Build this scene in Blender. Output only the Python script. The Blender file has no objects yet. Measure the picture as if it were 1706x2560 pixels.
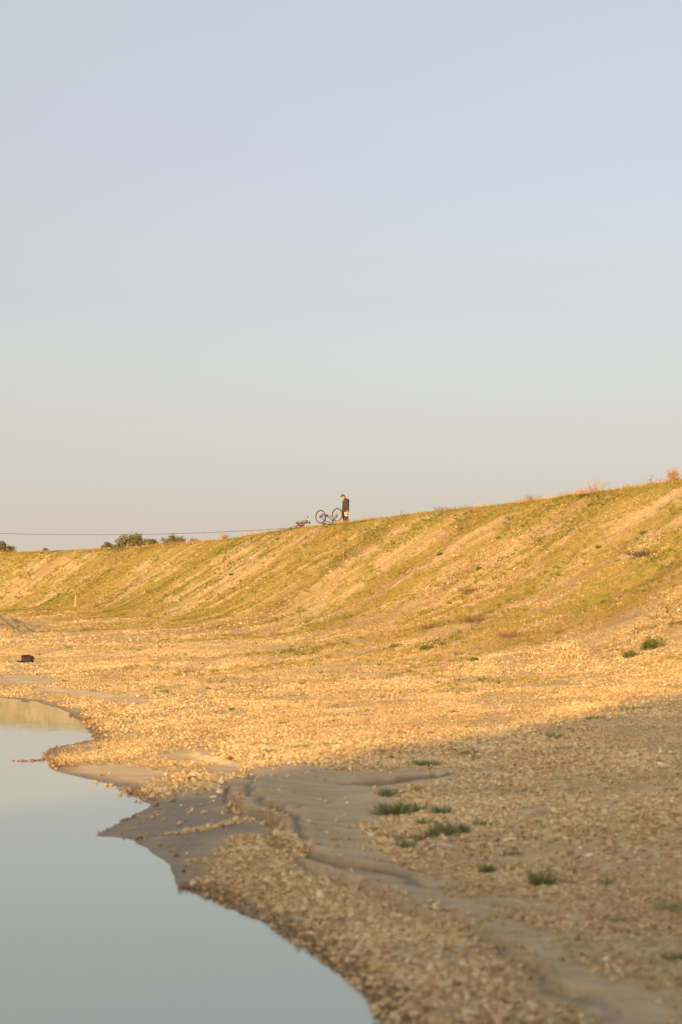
import bpy, bmesh, math, random
import numpy as np
from mathutils import Vector, Matrix, Euler, Quaternion
R = math.radians
sc = bpy.context.scene
col = sc.collection
rng = np.random.default_rng(7)
random.seed(7)

# ---------------------------------------------------------------- camera
cam_d = bpy.data.cameras.new('camera'); cam = bpy.data.objects.new('camera', cam_d); col.objects.link(cam)
cam.location = (0, 0, 2.15); cam.rotation_euler = (math.pi/2 + math.atan(250/3554.0), 0, 0)
cam_d.sensor_fit = 'HORIZONTAL'; cam_d.sensor_width = 24.0; cam_d.lens = 50.0
cam_d.clip_start = .1; cam_d.clip_end = 6000
cam_d.dof.use_dof = True; cam_d.dof.focus_distance = 72; cam_d.dof.aperture_fstop = 1.7
sc.camera = cam

# ---------------------------------------------------------------- sky, sun, exposure
EL, AZ = 14.0, 20.0                     # low sun, behind the camera and to its left
SUN = Vector((-math.sin(R(AZ))*math.cos(R(EL)), -math.cos(R(AZ))*math.cos(R(EL)), math.sin(R(EL))))
w = bpy.data.worlds.new('World'); sc.world = w; w.use_nodes = True
nt = w.node_tree; nt.nodes.clear()
sky = nt.nodes.new('ShaderNodeTexSky'); sky.sky_type = 'NISHITA'; sky.sun_disc = False
sky.sun_elevation = R(EL); sky.sun_rotation = R(180+AZ); sky.altitude = 0
sky.air_density = 1.0; sky.dust_density = 10.0; sky.ozone_density = 1.0
EXPO = 1.25
bg = nt.nodes.new('ShaderNodeBackground'); bg.inputs[1].default_value = 0.10
# evening haze: pale airlight that thickens towards the horizon, the same all the way round
geo = nt.nodes.new('ShaderNodeTexCoord'); sep = nt.nodes.new('ShaderNodeSeparateXYZ'); nt.links.new(geo.outputs['Generated'], sep.inputs[0])
veil = nt.nodes.new('ShaderNodeValToRGB'); el_ = veil.color_ramp.elements
SKYC = [(0, (.63, .58, .50)), (.037, (.62, .56, .48)), (.092, (.53, .47, .42)), (.134, (.445, .385, .335)), (.215, (.348, .282, .225)), (.312, (.325, .255, .195)), (.42, (.318, .273, .178)), (1, (.27, .27, .24))]
while len(el_) < len(SKYC): el_.new(.5)
for i_, (p_, c_) in enumerate(SKYC): el_[i_].position = p_; el_[i_].color = (*c_, 1)
nt.links.new(sep.outputs[2], veil.inputs[0])
bv = nt.nodes.new('ShaderNodeBackground'); bv.inputs[1].default_value = 2**-EXPO; nt.links.new(veil.outputs[0], bv.inputs[0])
mixs = nt.nodes.new('ShaderNodeAddShader')
out = nt.nodes.new('ShaderNodeOutputWorld')
nt.links.new(sky.outputs[0], bg.inputs[0]); nt.links.new(bg.outputs[0], mixs.inputs[0]); nt.links.new(bv.outputs[0], mixs.inputs[1]); nt.links.new(mixs.outputs[0], out.inputs[0])
sun_d = bpy.data.lights.new('sun', 'SUN'); sun = bpy.data.objects.new('sun', sun_d); col.objects.link(sun)
sun_d.energy = 2.55; sun_d.angle = R(1.1); sun_d.color = (1.0, .545, .11)
sun.rotation_euler = (-SUN).to_track_quat('-Z', 'Y').to_euler()
sc.view_settings.view_transform = 'Standard'; sc.view_settings.look = 'None'
sc.view_settings.gamma = 1; sc.view_settings.use_curve_mapping = False
sc.view_settings.exposure = EXPO

# ---------------------------------------------------------------- helpers
def tag(o, label=None, cat=None, group=None, kind=None):
    if label: o['label'] = label
    if cat: o['category'] = cat
    if group: o['group'] = group
    if kind: o['kind'] = kind
    return o
def empty(name, loc=(0, 0, 0), rot=(0, 0, 0)):
    o = bpy.data.objects.new(name, None); col.objects.link(o); o.location = loc; o.rotation_euler = rot
    o.empty_display_size = .1; return o
def mesh_obj(name, me, mat=None, parent=None):
    o = bpy.data.objects.new(name, me); col.objects.link(o)
    if mat: me.materials.append(mat)
    if parent: o.parent = parent
    return o
class MB:
    def __init__(s): s.v = []; s.f = []
    def add(s, vs, fs):
        n = len(s.v); s.v += [tuple(a) for a in vs]; s.f += [tuple(i+n for i in f) for f in fs]
    def tube(s, pts, rad, n=8, cap=True):
        P = [Vector(p) for p in pts]; m = len(P)
        if not hasattr(rad, '__len__'): rad = [rad]*m
        t = (P[1]-P[0]).normalized(); a = t.orthogonal().normalized(); vs = []; fs = []
        for i in range(m):
            t2 = (P[min(i+1, m-1)]-P[max(i-1, 0)])
            t2 = t2.normalized() if t2.length > 1e-9 else t
            a = (a-t2*a.dot(t2)); a = a.normalized() if a.length > 1e-6 else t2.orthogonal().normalized()
            b = t2.cross(a); t = t2; r = rad[i]
            rx, ry = (r if hasattr(r, '__len__') else (r, r))
            for k in range(n):
                q = 2*math.pi*k/n; vs.append(P[i]+a*math.cos(q)*rx+b*math.sin(q)*ry)
        for i in range(m-1):
            for k in range(n): fs.append((i*n+k, i*n+(k+1) % n, (i+1)*n+(k+1) % n, (i+1)*n+k))
        if cap: fs.append(tuple(range(n))[::-1]); fs.append(tuple((m-1)*n+k for k in range(n)))
        s.add(vs, fs); return s
    def ring(s, c, axis, R_, r, n=32, k=8):
        c = Vector(c); ax = Vector(axis).normalized(); a = ax.orthogonal().normalized(); b = ax.cross(a); vs = []; fs = []
        rr = r if hasattr(r, '__len__') else (r, r)
        for i in range(n):
            q = 2*math.pi*i/n; d = a*math.cos(q)+b*math.sin(q)
            for j in range(k):
                p = 2*math.pi*j/k; vs.append(c+d*(R_+rr[0]*math.cos(p))+ax*rr[1]*math.sin(p))
        for i in range(n):
            for j in range(k): fs.append((i*k+j, ((i+1) % n)*k+j, ((i+1) % n)*k+(j+1) % k, i*k+(j+1) % k))
        s.add(vs, fs); return s
    def ball(s, c, r, rot=None, n=12, m=8, wob=0):
        c = Vector(c); r = Vector(r if hasattr(r, '__len__') else (r, r, r)); vs = []; fs = []
        M = rot or Matrix.Identity(3)
        for i in range(m+1):
            th = math.pi*i/m
            for k in range(n):
                q = 2*math.pi*k/n; p = Vector((math.sin(th)*math.cos(q)*r.x, math.sin(th)*math.sin(q)*r.y, math.cos(th)*r.z))
                vs.append(c+M@p*(1+wob*random.uniform(-1, 1)))
        for i in range(m):
            for k in range(n): fs.append((i*n+k, (i+1)*n+k, (i+1)*n+(k+1) % n, i*n+(k+1) % n))
        s.add(vs, fs); return s
    def box(s, c, d, rot=None):
        c = Vector(c); M = rot or Matrix.Identity(3); h = Vector(d)/2
        vs = [c+M@Vector((x*h.x, y*h.y, z*h.z)) for x in (-1, 1) for y in (-1, 1) for z in (-1, 1)]
        s.add(vs, [(0, 1, 3, 2), (4, 6, 7, 5), (0, 4, 5, 1), (2, 3, 7, 6), (0, 2, 6, 4), (1, 5, 7, 3)]); return s
    def blade(s, p, d, L, wd, bend=.3):
        p = Vector(p); d = Vector(d).normalized(); side = d.cross(Vector((random.uniform(-1, 1), random.uniform(-1, 1), .2))).normalized()
        out_ = Vector((d.x, d.y, -.6)); m = p+d*L*.55; e = p+d*L+out_*bend*L*.4
        s.add([p-side*wd/2, p+side*wd/2, m+side*wd*.4, m-side*wd*.4, e], [(0, 1, 2, 3), (3, 2, 4)]); return s
    def mesh(s, name='m', smooth=False):
        me = bpy.data.meshes.new(name); me.from_pydata([tuple(v) for v in s.v], [], s.f); me.update()
        if smooth: me.polygons.foreach_set('use_smooth', [True]*len(me.polygons))
        return me
    def build(s, name, mat, parent=None, smooth=True):
        return mesh_obj(name, s.mesh(name, smooth), mat, parent)
def fuse(mb, voxel, smooth_it=2, ratio=None):
    """one continuous skin over overlapping closed shapes"""
    o = bpy.data.objects.new('tmp', mb.mesh()); col.objects.link(o)
    m = o.modifiers.new('r', 'REMESH'); m.mode = 'VOXEL'; m.voxel_size = voxel
    if smooth_it: q = o.modifiers.new('s', 'SMOOTH'); q.iterations = smooth_it; q.factor = .5
    if ratio: q = o.modifiers.new('d', 'DECIMATE'); q.ratio = ratio
    dg = bpy.context.evaluated_depsgraph_get(); dg.update()
    me = bpy.data.meshes.new_from_object(o.evaluated_get(dg)); bpy.data.objects.remove(o)
    me.polygons.foreach_set('use_smooth', [True]*len(me.polygons)); return me

# ---------------------------------------------------------------- materials
class NT:
    def __init__(s, name):
        s.m = bpy.data.materials.new(name); s.m.use_nodes = True; s.t = s.m.node_tree; s.t.nodes.clear()
        s.out = s.n('ShaderNodeOutputMaterial'); s.b = s.n('ShaderNodeBsdfPrincipled'); s.l(s.b.outputs[0], s.out.inputs[0])
        s.b.inputs['Specular IOR Level'].default_value = .3
    def n(s, t, **k):
        o = s.t.nodes.new(t)
        for a, b in k.items(): setattr(o, a, b)
        return o
    def l(s, a, b): s.t.links.new(a, b)
    def setin(s, sock, v):
        if hasattr(v, 'is_output') or isinstance(v, bpy.types.NodeSocket): s.l(v, sock)
        else: sock.default_value = v
    def attr(s, name, out='Fac', typ='GEOMETRY'):
        a = s.n('ShaderNodeAttribute'); a.attribute_name = name; a.attribute_type = typ; return a.outputs[out]
    def math(s, op, a, b=0.0, c=None, clamp=False):
        m = s.n('ShaderNodeMath', operation=op, use_clamp=clamp); s.setin(m.inputs[0], a); s.setin(m.inputs[1], b)
        if c is not None: s.setin(m.inputs[2], c)
        return m.outputs[0]
    def mix(s, f, a, b, blend='MIX'):
        m = s.n('ShaderNodeMix', data_type='RGBA', blend_type=blend); m.clamp_factor = True
        s.setin(m.inputs[0], f)
        for k, v in ((6, a), (7, b)): s.setin(m.inputs[k], (*v, 1) if isinstance(v, tuple) and len(v) == 3 else v)
        return m.outputs[2]
    def noise(s, vec, scale, detail=3, rough=.55, dist=0.0, out='Fac'):
        m = s.n('ShaderNodeTexNoise'); m.inputs['Scale'].default_value = scale; m.inputs['Detail'].default_value = detail
        m.inputs['Roughness'].default_value = rough; m.inputs['Distortion'].default_value = dist
        if vec is not None: s.l(vec, m.inputs['Vector'])
        return m.outputs[out]
    def voro(s, vec, scale, out='Color', rnd=1.0):
        m = s.n('ShaderNodeTexVoronoi'); m.inputs['Scale'].default_value = scale; m.inputs['Randomness'].default_value = rnd
        if vec is not None: s.l(vec, m.inputs['Vector'])
        return m.outputs[out]
    def ramp(s, f, stops, interp='LINEAR'):
        m = s.n('ShaderNodeValToRGB'); m.color_ramp.interpolation = interp; e = m.color_ramp.elements
        while len(e) < len(stops): e.new(.5)
        for i, (p, c) in enumerate(stops): e[i].position = p; e[i].color = (*c, 1)
        s.setin(m.inputs[0], f); return m.outputs[0]
    def rng(s, f, a, b, c=0.0, d=1.0):
        m = s.n('ShaderNodeMapRange', clamp=True); m.interpolation_type = 'SMOOTHSTEP'
        for i, v in enumerate((f, a, b, c, d)): s.setin(m.inputs[i], v)
        return m.outputs[0]
    def red(s, c):
        m = s.n('ShaderNodeSeparateColor'); s.l(c, m.inputs[0]); return m.outputs[0]
    def bump(s, h, strength, dist):
        m = s.n('ShaderNodeBump'); m.inputs['Strength'].default_value = strength; m.inputs['Distance'].default_value = dist
        s.l(h, m.inputs['Height']); s.l(m.outputs[0], s.b.inputs['Normal'])
    def color(s, c): s.setin(s.b.inputs['Base Color'], c)
    def set(s, k, v): s.setin(s.b.inputs[k], v)
STONE = [(0, (.14, .09, .055)), (.14, (.26, .17, .09)), (.34, (.395, .28, .145)), (.54, (.47, .37, .215)), (.74, (.545, .465, .32)), (.90, (.63, .575, .46)), (1, (.70, .67, .59))]
def plain(name, c, rough=.6, var=.15, scale=30, metal=0.0):
    m = NT(name); g = m.n('ShaderNodeTexCoord').outputs['Object']
    f = m.noise(g, scale, 3); d = tuple(x*(1-var) for x in c); u = tuple(min(1, x*(1+var)) for x in c)
    m.color(m.mix(f, d, u)); m.set('Roughness', rough); m.set('Metallic', metal); return m.m
def leafy(name, a, b, trans=.25):
    m = NT(name); g = m.n('ShaderNodeNewGeometry').outputs['Random Per Island']
    m.color(m.mix(g, a, b)); m.set('Roughness', .6)
    tr = m.n('ShaderNodeBsdfTranslucent'); m.l(m.b.inputs['Base Color'].links[0].from_socket, tr.inputs[0])
    mx = m.n('ShaderNodeMixShader'); mx.inputs[0].default_value = trans
    m.l(m.b.outputs[0], mx.inputs[1]); m.l(tr.outputs[0], mx.inputs[2]); m.l(mx.outputs[0], m.out.inputs[0]); return m.m

# ---------------------------------------------------------------- terrain maths
CAM_H = 2.15; TILT = math.atan(250/3554.0)
RIDGE = [(-150, 60), (-140, 105), (-95, 128), (-52, 126), (-27.57, 114.83), (-23.71, 113.19), (-19.82, 110.81), (-16.2, 107.06), (-13.05, 102.88), (-10.13, 99.02), (-7.97, 94.86), (-5.56, 88.98), (-3.71, 84.01), (-2.07, 80.38), (-0.57, 78.0), (0.37, 76.11), (1.05, 74.67), (2.55, 71.62), (3.73, 69.11), (5.61, 66.21), (7.17, 63.8), (8.64, 60.37), (9.82, 57.5), (11.2, 54.7), (12.04, 52.51), (12.41, 51.48), (19, 38), (25.5, 22), (30, 6), (29, -5), (23, -15), (13, -19.5), (2, -17.5), (-5, -13.2), (-8.3, -13.9), (-16.6, -23.7), (-27, -36), (-60, -42), (-100, -20), (-140, 10)]
POND = [(-70, 10), (-66, 40), (-45, 50), (-28, 44), (-16, 37.5), (-8.54, 35.84), (-7.37, 34.45), (-6.2, 31.69), (-5.19, 28.52), (-4.38, 25.2), (-4.17, 24.26), (-4.41, 23.31), (-4.63, 22.65), (-4.37, 21.17), (-3.88, 19.45), (-3.28, 18.54), (-2.83, 17.89), (-2.47, 16.89), (-2.15, 16.09), (-2.21, 15.05), (-2.38, 13.84), (-2.0, 13.65), (-1.77, 13.2), (-1.54, 12.52), (-1.38, 11.84), (-1.25, 11.25), (-0.99, 10.85), (-0.7, 10.32), (-0.42, 9.77), (-0.24, 9.33), (-0.08, 8.88), (0.04, 8.57), (0.14, 8.25), (0.2, 7.94), (0.21, 7.61), (-0.1, 5.2), (-0.9, 2.6), (-2.2, 0.3), (-5, -2.5), (-20, -6), (-50, -5)]
def seg_dist(px, py, poly, closed=True):
    """distance to a polyline, arc length at the nearest point and side (+ left of travel)"""
    P = np.asarray(poly, float)
    A = P; B = np.roll(P, -1, 0)
    if not closed: A = A[:-1]; B = B[:-1]
    best = np.full(px.shape, 1e18); arc = np.zeros(px.shape); side = np.zeros(px.shape); s0 = 0.0
    for (ax, ay), (bx, by) in zip(A, B):
        dx, dy = bx-ax, by-ay; L2 = dx*dx+dy*dy; L = math.sqrt(L2)
        if L2 < 1e-12: continue
        t = np.clip(((px-ax)*dx+(py-ay)*dy)/L2, 0, 1)
        ex = px-(ax+t*dx); ey = py-(ay+t*dy); d2 = ex*ex+ey*ey
        m = np.flatnonzero(d2 < best)
        best[m] = d2[m]; arc[m] = s0+t[m]*L
        side[m] = dx*(py[m]-ay)-dy*(px[m]-ax); s0 += L
    return np.sqrt(best), arc, side
def inside(px, py, poly):
    r = np.zeros(px.shape, bool); n = len(poly)
    for i in range(n):
        ax, ay = poly[i]; bx, by = poly[(i+1) % n]
        if ay == by: continue
        c = ((ay > py) != (by > py)) & (px < (bx-ax)*(py-ay)/(by-ay)+ax)
        r ^= c
    return r
def sdist(px, py, poly):
    d, a, _ = seg_dist(px, py, poly)
    return np.where(inside(px, py, poly), d, -d), a
_TAB = np.random.default_rng(5).uniform(0, 1, 512*512).astype(np.float32)
def vnoise(x, y, seed=0):
    x = np.asarray(x, np.float32)+np.float32(0); y = np.asarray(y, np.float32)+np.float32(0)
    fx0 = np.floor(x); fy0 = np.floor(y); fx = x-fx0; fy = y-fy0
    fx *= fx*(3-2*fx); fy *= fy*(3-2*fy); ix = fx0.astype(np.int32)+seed*37; iy = fy0.astype(np.int32)+seed*91
    i0 = ix & 511; i1 = (ix+1) & 511; j0 = (iy & 511) << 9; j1 = ((iy+1) & 511) << 9
    a = _TAB[j0+i0]; c = _TAB[j1+i0]; a += (_TAB[j0+i1]-a)*fx; c += (_TAB[j1+i1]-c)*fx
    return a+(c-a)*fy
def fbm(x, y, seed=0, o=4):
    s = 0; a = .5; t = 0
    for i in range(o):
        s = s+a*vnoise(x, y, seed+i*17); t += a; a *= .5; x = x*2.03+5.1; y = y*2.03+1.7
    return s/t
def sstep(a, b, x):
    t = np.clip((x-a)/(b-a), 0, 1); return t*t*(3-2*t)
def smax(a, b, k):
    h = np.clip(.5+.5*(a-b)/k, 0, 1); return b+(a-b)*h+k*h*(1-h)
def smin(a, b, k): return -smax(-a, -b, k)
LEDGES = [([(-1.48, 17.55), (-1.35, 17.03), (-1.27, 16.16), (-1.1, 15.27), (-0.81, 14.59), (-0.67, 14.16), (-0.6, 13.4), (-0.43, 12.33), (-0.3, 11.93)], 0.11, 0.022, 0.8), ([(-0.43, 12.33), (-0.3, 11.93), (-0.08, 11.49), (0.15, 11.08), (0.31, 10.66), (0.48, 10.14), (0.67, 9.91), (0.84, 9.65), (0.95, 9.18), (1.08, 8.78), (1.2, 8.37), (1.32, 7.89), (1.42, 7.46)], 0.06, 0.022, 0.9), ([(-1.16, 18.29), (-1.01, 17.44), (-1.06, 16.36), (-0.91, 15.54), (-0.65, 14.81), (-0.4, 13.94), (-0.31, 13.19), (-0.26, 12.41), (-0.09, 11.88), (0.13, 11.56), (0.39, 11.28), (0.71, 10.84)], 0.06, 0.02, 0.6), ([(0.08, 17.02), (0.44, 17.04), (0.75, 17.05), (1.18, 17.26)], 0.06, 0.04, 0.5), ([(0.18, 16.53), (0.53, 16.41), (0.88, 16.59), (1.31, 16.94)], -0.035, 0.1, 0.6), ([(-5.32, 34.71), (-6.5, 36.61), (-7.69, 37.51)], 0.07, 0.05, 1.0), ([(-0.7, 16.15), (-0.12, 16.49), (0.38, 16.52)], -0.015, 0.06, 0.5), ([(-1.92, 16.5), (-1.56, 16.47), (-1.32, 16.55)], -0.02, 0.06, 0.5), ([(-1.99, 15.13), (-1.63, 15.23), (-1.28, 15.44)], -0.015, 0.06, 0.5), ([(-2.29, 20.74), (-1.85, 20.06), (-1.43, 19.35)], 0.06, 0.05, 0.6)]
HEAPS = [(-18.9, 68.5, 3.9, 2.8, 1.95, .0), (-16.2, 70.6, 1.3, 1.0, .55, .4), (-16.1, 66.3, 1.5, 1.0, .45, -.3)]
def terrain(x, y, full=False):
    x = np.asarray(x, float); y = np.asarray(y, float)
    d, arc = sdist(x, y, RIDGE)
    sd, _ = sdist(x, y, POND); sd = -sd                    # + on land
    sd = sd + (fbm(x*1.9, y*1.9, 3, 4)-.5)*.13 
    back = sstep(12, -14, y)
    H = 7.0 + 4.0*back + ((fbm(x*.11, y*.11, 31, 3)-.5)*.6+(fbm(x*.45, y*.45, 33, 3)-.5)*.6)*back
    foot = .95 + 1.05*sstep(42, 98, y)
    tan = .60 + .06*(vnoise(arc*.12, d*0+1, 5)-.5) + .12*back
    # gullies and ribs that run down the fall line
    arw = arc + 1.3*(fbm(x*.22, y*.22, 6, 3)-.5)
    gul = (fbm(arw*.55+.10*d, d*.09, 7, 3)-.5)*.55*sstep(.2, 3, d)*sstep(16, 9, d)
    gul = gul + (fbm(arw*2.1+.2*d, d*.3, 11, 3)-.5)*.16*sstep(.1, 2, d)
    zs = H - tan*d + gul
    top = H + (fbm(x*.5, y*.5, 13, 3)-.5)*.10 - .012*np.clip(-d, 0, 4)
    zs = smin(zs, top, .45)
    rd = np.clip(d-10.0, 0, None); sp = np.clip(sd, 0, None)
    t = sp/(sp+rd+1e-6)
    za = foot*t**1.5 + .045*sp/(1+sp/5.0)
    land = sstep(0, 2.5, sd)
    za = za + land*((fbm(x*.35, y*.35, 21, 3)-.5)*.22*sstep(1, 8, sd) + (fbm(x*2.2, y*2.2, 23, 4)-.5)*.07)
    za = za + (fbm(x*5, y*5, 27, 3)-.5)*.012*sstep(-.1, .3, sd)
    za = np.where(sd < 0, np.maximum(.09*sd, -1.6), za)
    z = np.where(zs > za-3.5, smax(zs, za, .9+1.9*sstep(75, 42, y)*sstep(0, 12, y)), za)
    for hx, hy, rx, ry, hh, an in HEAPS:
        c, s = math.cos(an), math.sin(an); ux = (x-hx)*c+(y-hy)*s; uy = -(x-hx)*s+(y-hy)*c
        q = np.sqrt((ux/rx)**2+(uy/ry)**2) + (fbm(x*1.1, y*1.1, 41, 3)-.5)*.16
        z = z + hh*np.clip(1-q, 0, 1)**.9
    near = (y < 45) & (y > 2) & (np.abs(x) < 12)
    if near.any():
        xn, yn = x[near], y[near]; dz = np.zeros(xn.shape); rut = np.zeros(xn.shape)
        wob = (fbm(xn*1.6, yn*1.6, 51, 4)-.5)
        for poly, A, wid, reach in LEDGES:
            dd, aa, side = seg_dist(xn, yn, poly, False)
            L = sum(math.hypot(poly[i+1][0]-poly[i][0], poly[i+1][1]-poly[i][1]) for i in range(len(poly)-1))
            q = np.where(side > 0, dd, -dd) + wob*.32 + (fbm(xn*7, yn*7, 53, 3)-.5)*.12
            ends = sstep(0, .12*L, aa)*sstep(L, .88*L, aa)*sstep(reach*1.6, reach*.8, dd)
            if A > 0:                                        # a small washed-out bank: step up to the left of travel
                dz = dz + A*ends*(sstep(-wid, wid, q)*np.exp(-np.clip(q, 0, None)/reach) - .2*np.exp(-((q+wid*1.8)/(wid*2.2))**2))
            else:                                            # a shallow groove
                dz = dz + A*ends*np.exp(-(q/wid)**2)
        z = z.copy(); z[near] += dz*sstep(.15, .8, sd[near])
    if full: return z, d, arc, sd
    return z
def hz(x, y): return float(terrain(np.array([float(x)]), np.array([float(y)]))[0])
def poly_mask(x, y, poly, soft, wob):
    d, _ = sdist(x, y, poly); return sstep(-soft, soft, d+wob)

# bare sand and silt patches on the beach, in metres
SAND = {
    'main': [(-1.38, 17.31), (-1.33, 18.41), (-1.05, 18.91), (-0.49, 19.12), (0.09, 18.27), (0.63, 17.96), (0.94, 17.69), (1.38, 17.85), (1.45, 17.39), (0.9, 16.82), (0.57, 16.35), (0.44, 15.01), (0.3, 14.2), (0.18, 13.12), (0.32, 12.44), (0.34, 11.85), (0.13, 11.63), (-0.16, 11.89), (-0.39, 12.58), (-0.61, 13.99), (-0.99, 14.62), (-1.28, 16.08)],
    'wet': [(-2.54, 13.91), (-2.26, 15.43), (-2.16, 16.24), (-1.72, 16.51), (-1.29, 16.72), (-1.08, 14.98), (-0.66, 14.22), (-0.59, 13.51), (-0.92, 13.61), (-1.2, 12.68), (-1.33, 12.13), (-1.27, 11.16), (-1.57, 12.3), (-1.96, 13.41)],
    'spit': [(-3.83, 19.62), (-3.65, 19.92), (-3.19, 20.1), (-2.68, 19.48), (-2.33, 18.84), (-2.41, 17.92), (-2.55, 17.39), (-2.92, 17.74), (-3.45, 18.56)],
    'spit2': [(-2.73, 20.77), (-2.32, 21.04), (-1.74, 20.15), (-1.31, 19.28), (-1.49, 18.59), (-1.87, 19.62), (-2.36, 20.24)],
    'far': [(-8.5, 38.59), (-7.76, 37.86), (-6.53, 36.79), (-5.09, 34.56), (-4.33, 32.8), (-4.33, 31.35), (-5.42, 33.37), (-6.5, 35.39), (-7.67, 36.88)],
    'far2': [(-8.91, 36.46), (-7.77, 35.28), (-6.62, 33.3), (-5.44, 30.13), (-5.34, 29.1), (-6.43, 31.89), (-7.61, 34.12)],
    'far3': [(-10.19, 42.68), (-9.06, 42.28), (-7.56, 39.82), (-8.17, 39.27), (-9.42, 39.49)],
    'track': [(-0.31, 12.05), (0.06, 11.64), (0.39, 11.23), (0.71, 10.83), (0.94, 10.26), (1.13, 9.53), (1.3, 8.74), (1.5, 8.1), (1.76, 7.48), (1.6, 6.81), (1.44, 7.24), (1.3, 7.8), (1.15, 8.41), (0.99, 9.03), (0.81, 9.7), (0.5, 10.1), (0.22, 10.88), (-0.08, 11.47)],
    'streak1': [(0.08, 16.99), (0.6, 17.02), (1.25, 17.41), (1.96, 17.66), (1.92, 17.31), (1.19, 16.71), (0.58, 16.45), (0.18, 16.54)],
    'streak2': [(1.69, 14.1), (2.25, 14.42), (2.83, 14.7), (3.76, 15.83), (3.62, 15.26), (2.79, 14.27), (2.2, 14.08), (1.69, 13.74)],
    'streak3': [(1.31, 11.89), (1.72, 11.97), (2.23, 12.41), (2.24, 12.23), (1.72, 11.7), (1.32, 11.65)],
    'nearp': [(0.7, 10.7), (1.15, 10.41), (1.55, 9.99), (1.58, 9.6), (1.2, 9.57), (0.89, 10.03)],
    'slope1': [(1.02, 17.25), (1.88, 17.89), (1.9, 17.57), (1.11, 16.9)],
}

def masks(x, y, z, d, arc, sd):
    """what covers the ground: sand, wet with painted shade, grass, dry grass (0..1 each)"""
    n1 = fbm(x*1.7, y*1.7, 61, 4)-.5
    sand = np.zeros(x.shape); near = (y < 48) & (y > 1) & (np.abs(x) < 14)
    xn, yn, nn = x[near], y[near], n1[near]; s = np.zeros(xn.shape)
    for k, p in SAND.items():
        soft = .42 if k in ('main', 'track', 'wet', 'nearp') else .25
        amp = {'streak1': .7, 'streak2': .6, 'streak3': .6, 'slope1': .6, 'nearp': .55}.get(k, 1.0)
        s = np.maximum(s, amp*poly_mask(xn, yn, p, soft, nn*.55))
    s = s*(1-.9*poly_mask(xn, yn, [(-2.05, 13.72), (-1.7, 13.95), (-1.35, 14.25), (-.95, 14.6), (-.8, 14.4), (-1.2, 13.95), (-1.6, 13.7), (-1.95, 13.55)], .10, nn*.35))
    sand[near] = s
    wet = sstep(.42, .02, sd+n1*.25)*.9
    wet_shade = np.zeros(x.shape); wet_shade[near] = 1.25*poly_mask(xn, yn, SAND['wet'], .4, nn*.6); wet_shade[near] = np.maximum(wet_shade[near], .7*poly_mask(xn, yn, SAND['far2'], .5, nn))
    wet_shade[near] = np.maximum(wet_shade[near], .50*poly_mask(xn, yn, SAND['main'], .5, nn*.6)); wet_shade[near] = np.maximum(wet_shade[near], .65*poly_mask(xn, yn, SAND['track'], .5, nn*.6))  # main flat is dry: its shade is painted into the colour here
    wet = np.maximum(wet, wet_shade*.75)
    dm = np.zeros(xn.shape); wq = (fbm(xn*1.6, yn*1.6, 51, 4)-.5)*.32 + (fbm(xn*7, yn*7, 53, 3)-.5)*.12     # darker strip along the foot of the little banks
    for li, (poly, A, wid, reach) in enumerate(LEDGES[:4]):
        dd, aa, side = seg_dist(xn, yn, poly, False); q = np.where(side > 0, dd, -dd)+wq
        dm = np.maximum(dm, (.55 if li == 1 else 1.0)*np.exp(-((q+.05)/.075)**2)*sstep(.2, .5, fbm(aa*1.1, aa*0+3, 55, 3)+.15))
    wet[near] = np.maximum(wet[near], dm*1.15)
    slope = sstep(25, 8.0, d)*sstep(-3, -.5, d)
    aw = arc + 1.6*(fbm(x*.3, y*.3, 73, 3)-.5)
    st = fbm(aw*.8+.14*d, d*.11, 71, 5)
    st2 = fbm(x*1.6, y*1.6, 75, 4); st3 = fbm(arc*.12, d*.12, 77, 3)-.5
    topb = sstep(3.0, .2, d)
    grass = slope*sstep(.335, .67, st*.62+st2*.38 + .22*st3 + .10*topb - .10*sstep(7.0, 13, d))
    grass = np.maximum(grass, sstep(.3, -.6, d)*.8)
    dry = .8*sstep(20, 10.2, d)*sstep(6.0, 9.5, d)*sstep(.46, .60, fbm(arc*.5, d*.2, 81, 4))
    dry = np.maximum(dry, 8*.1*slope*sstep(.54, .66, fbm(arc*.9, d*.12, 85, 4)))
    return sand, wet, grass, dry

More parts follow.
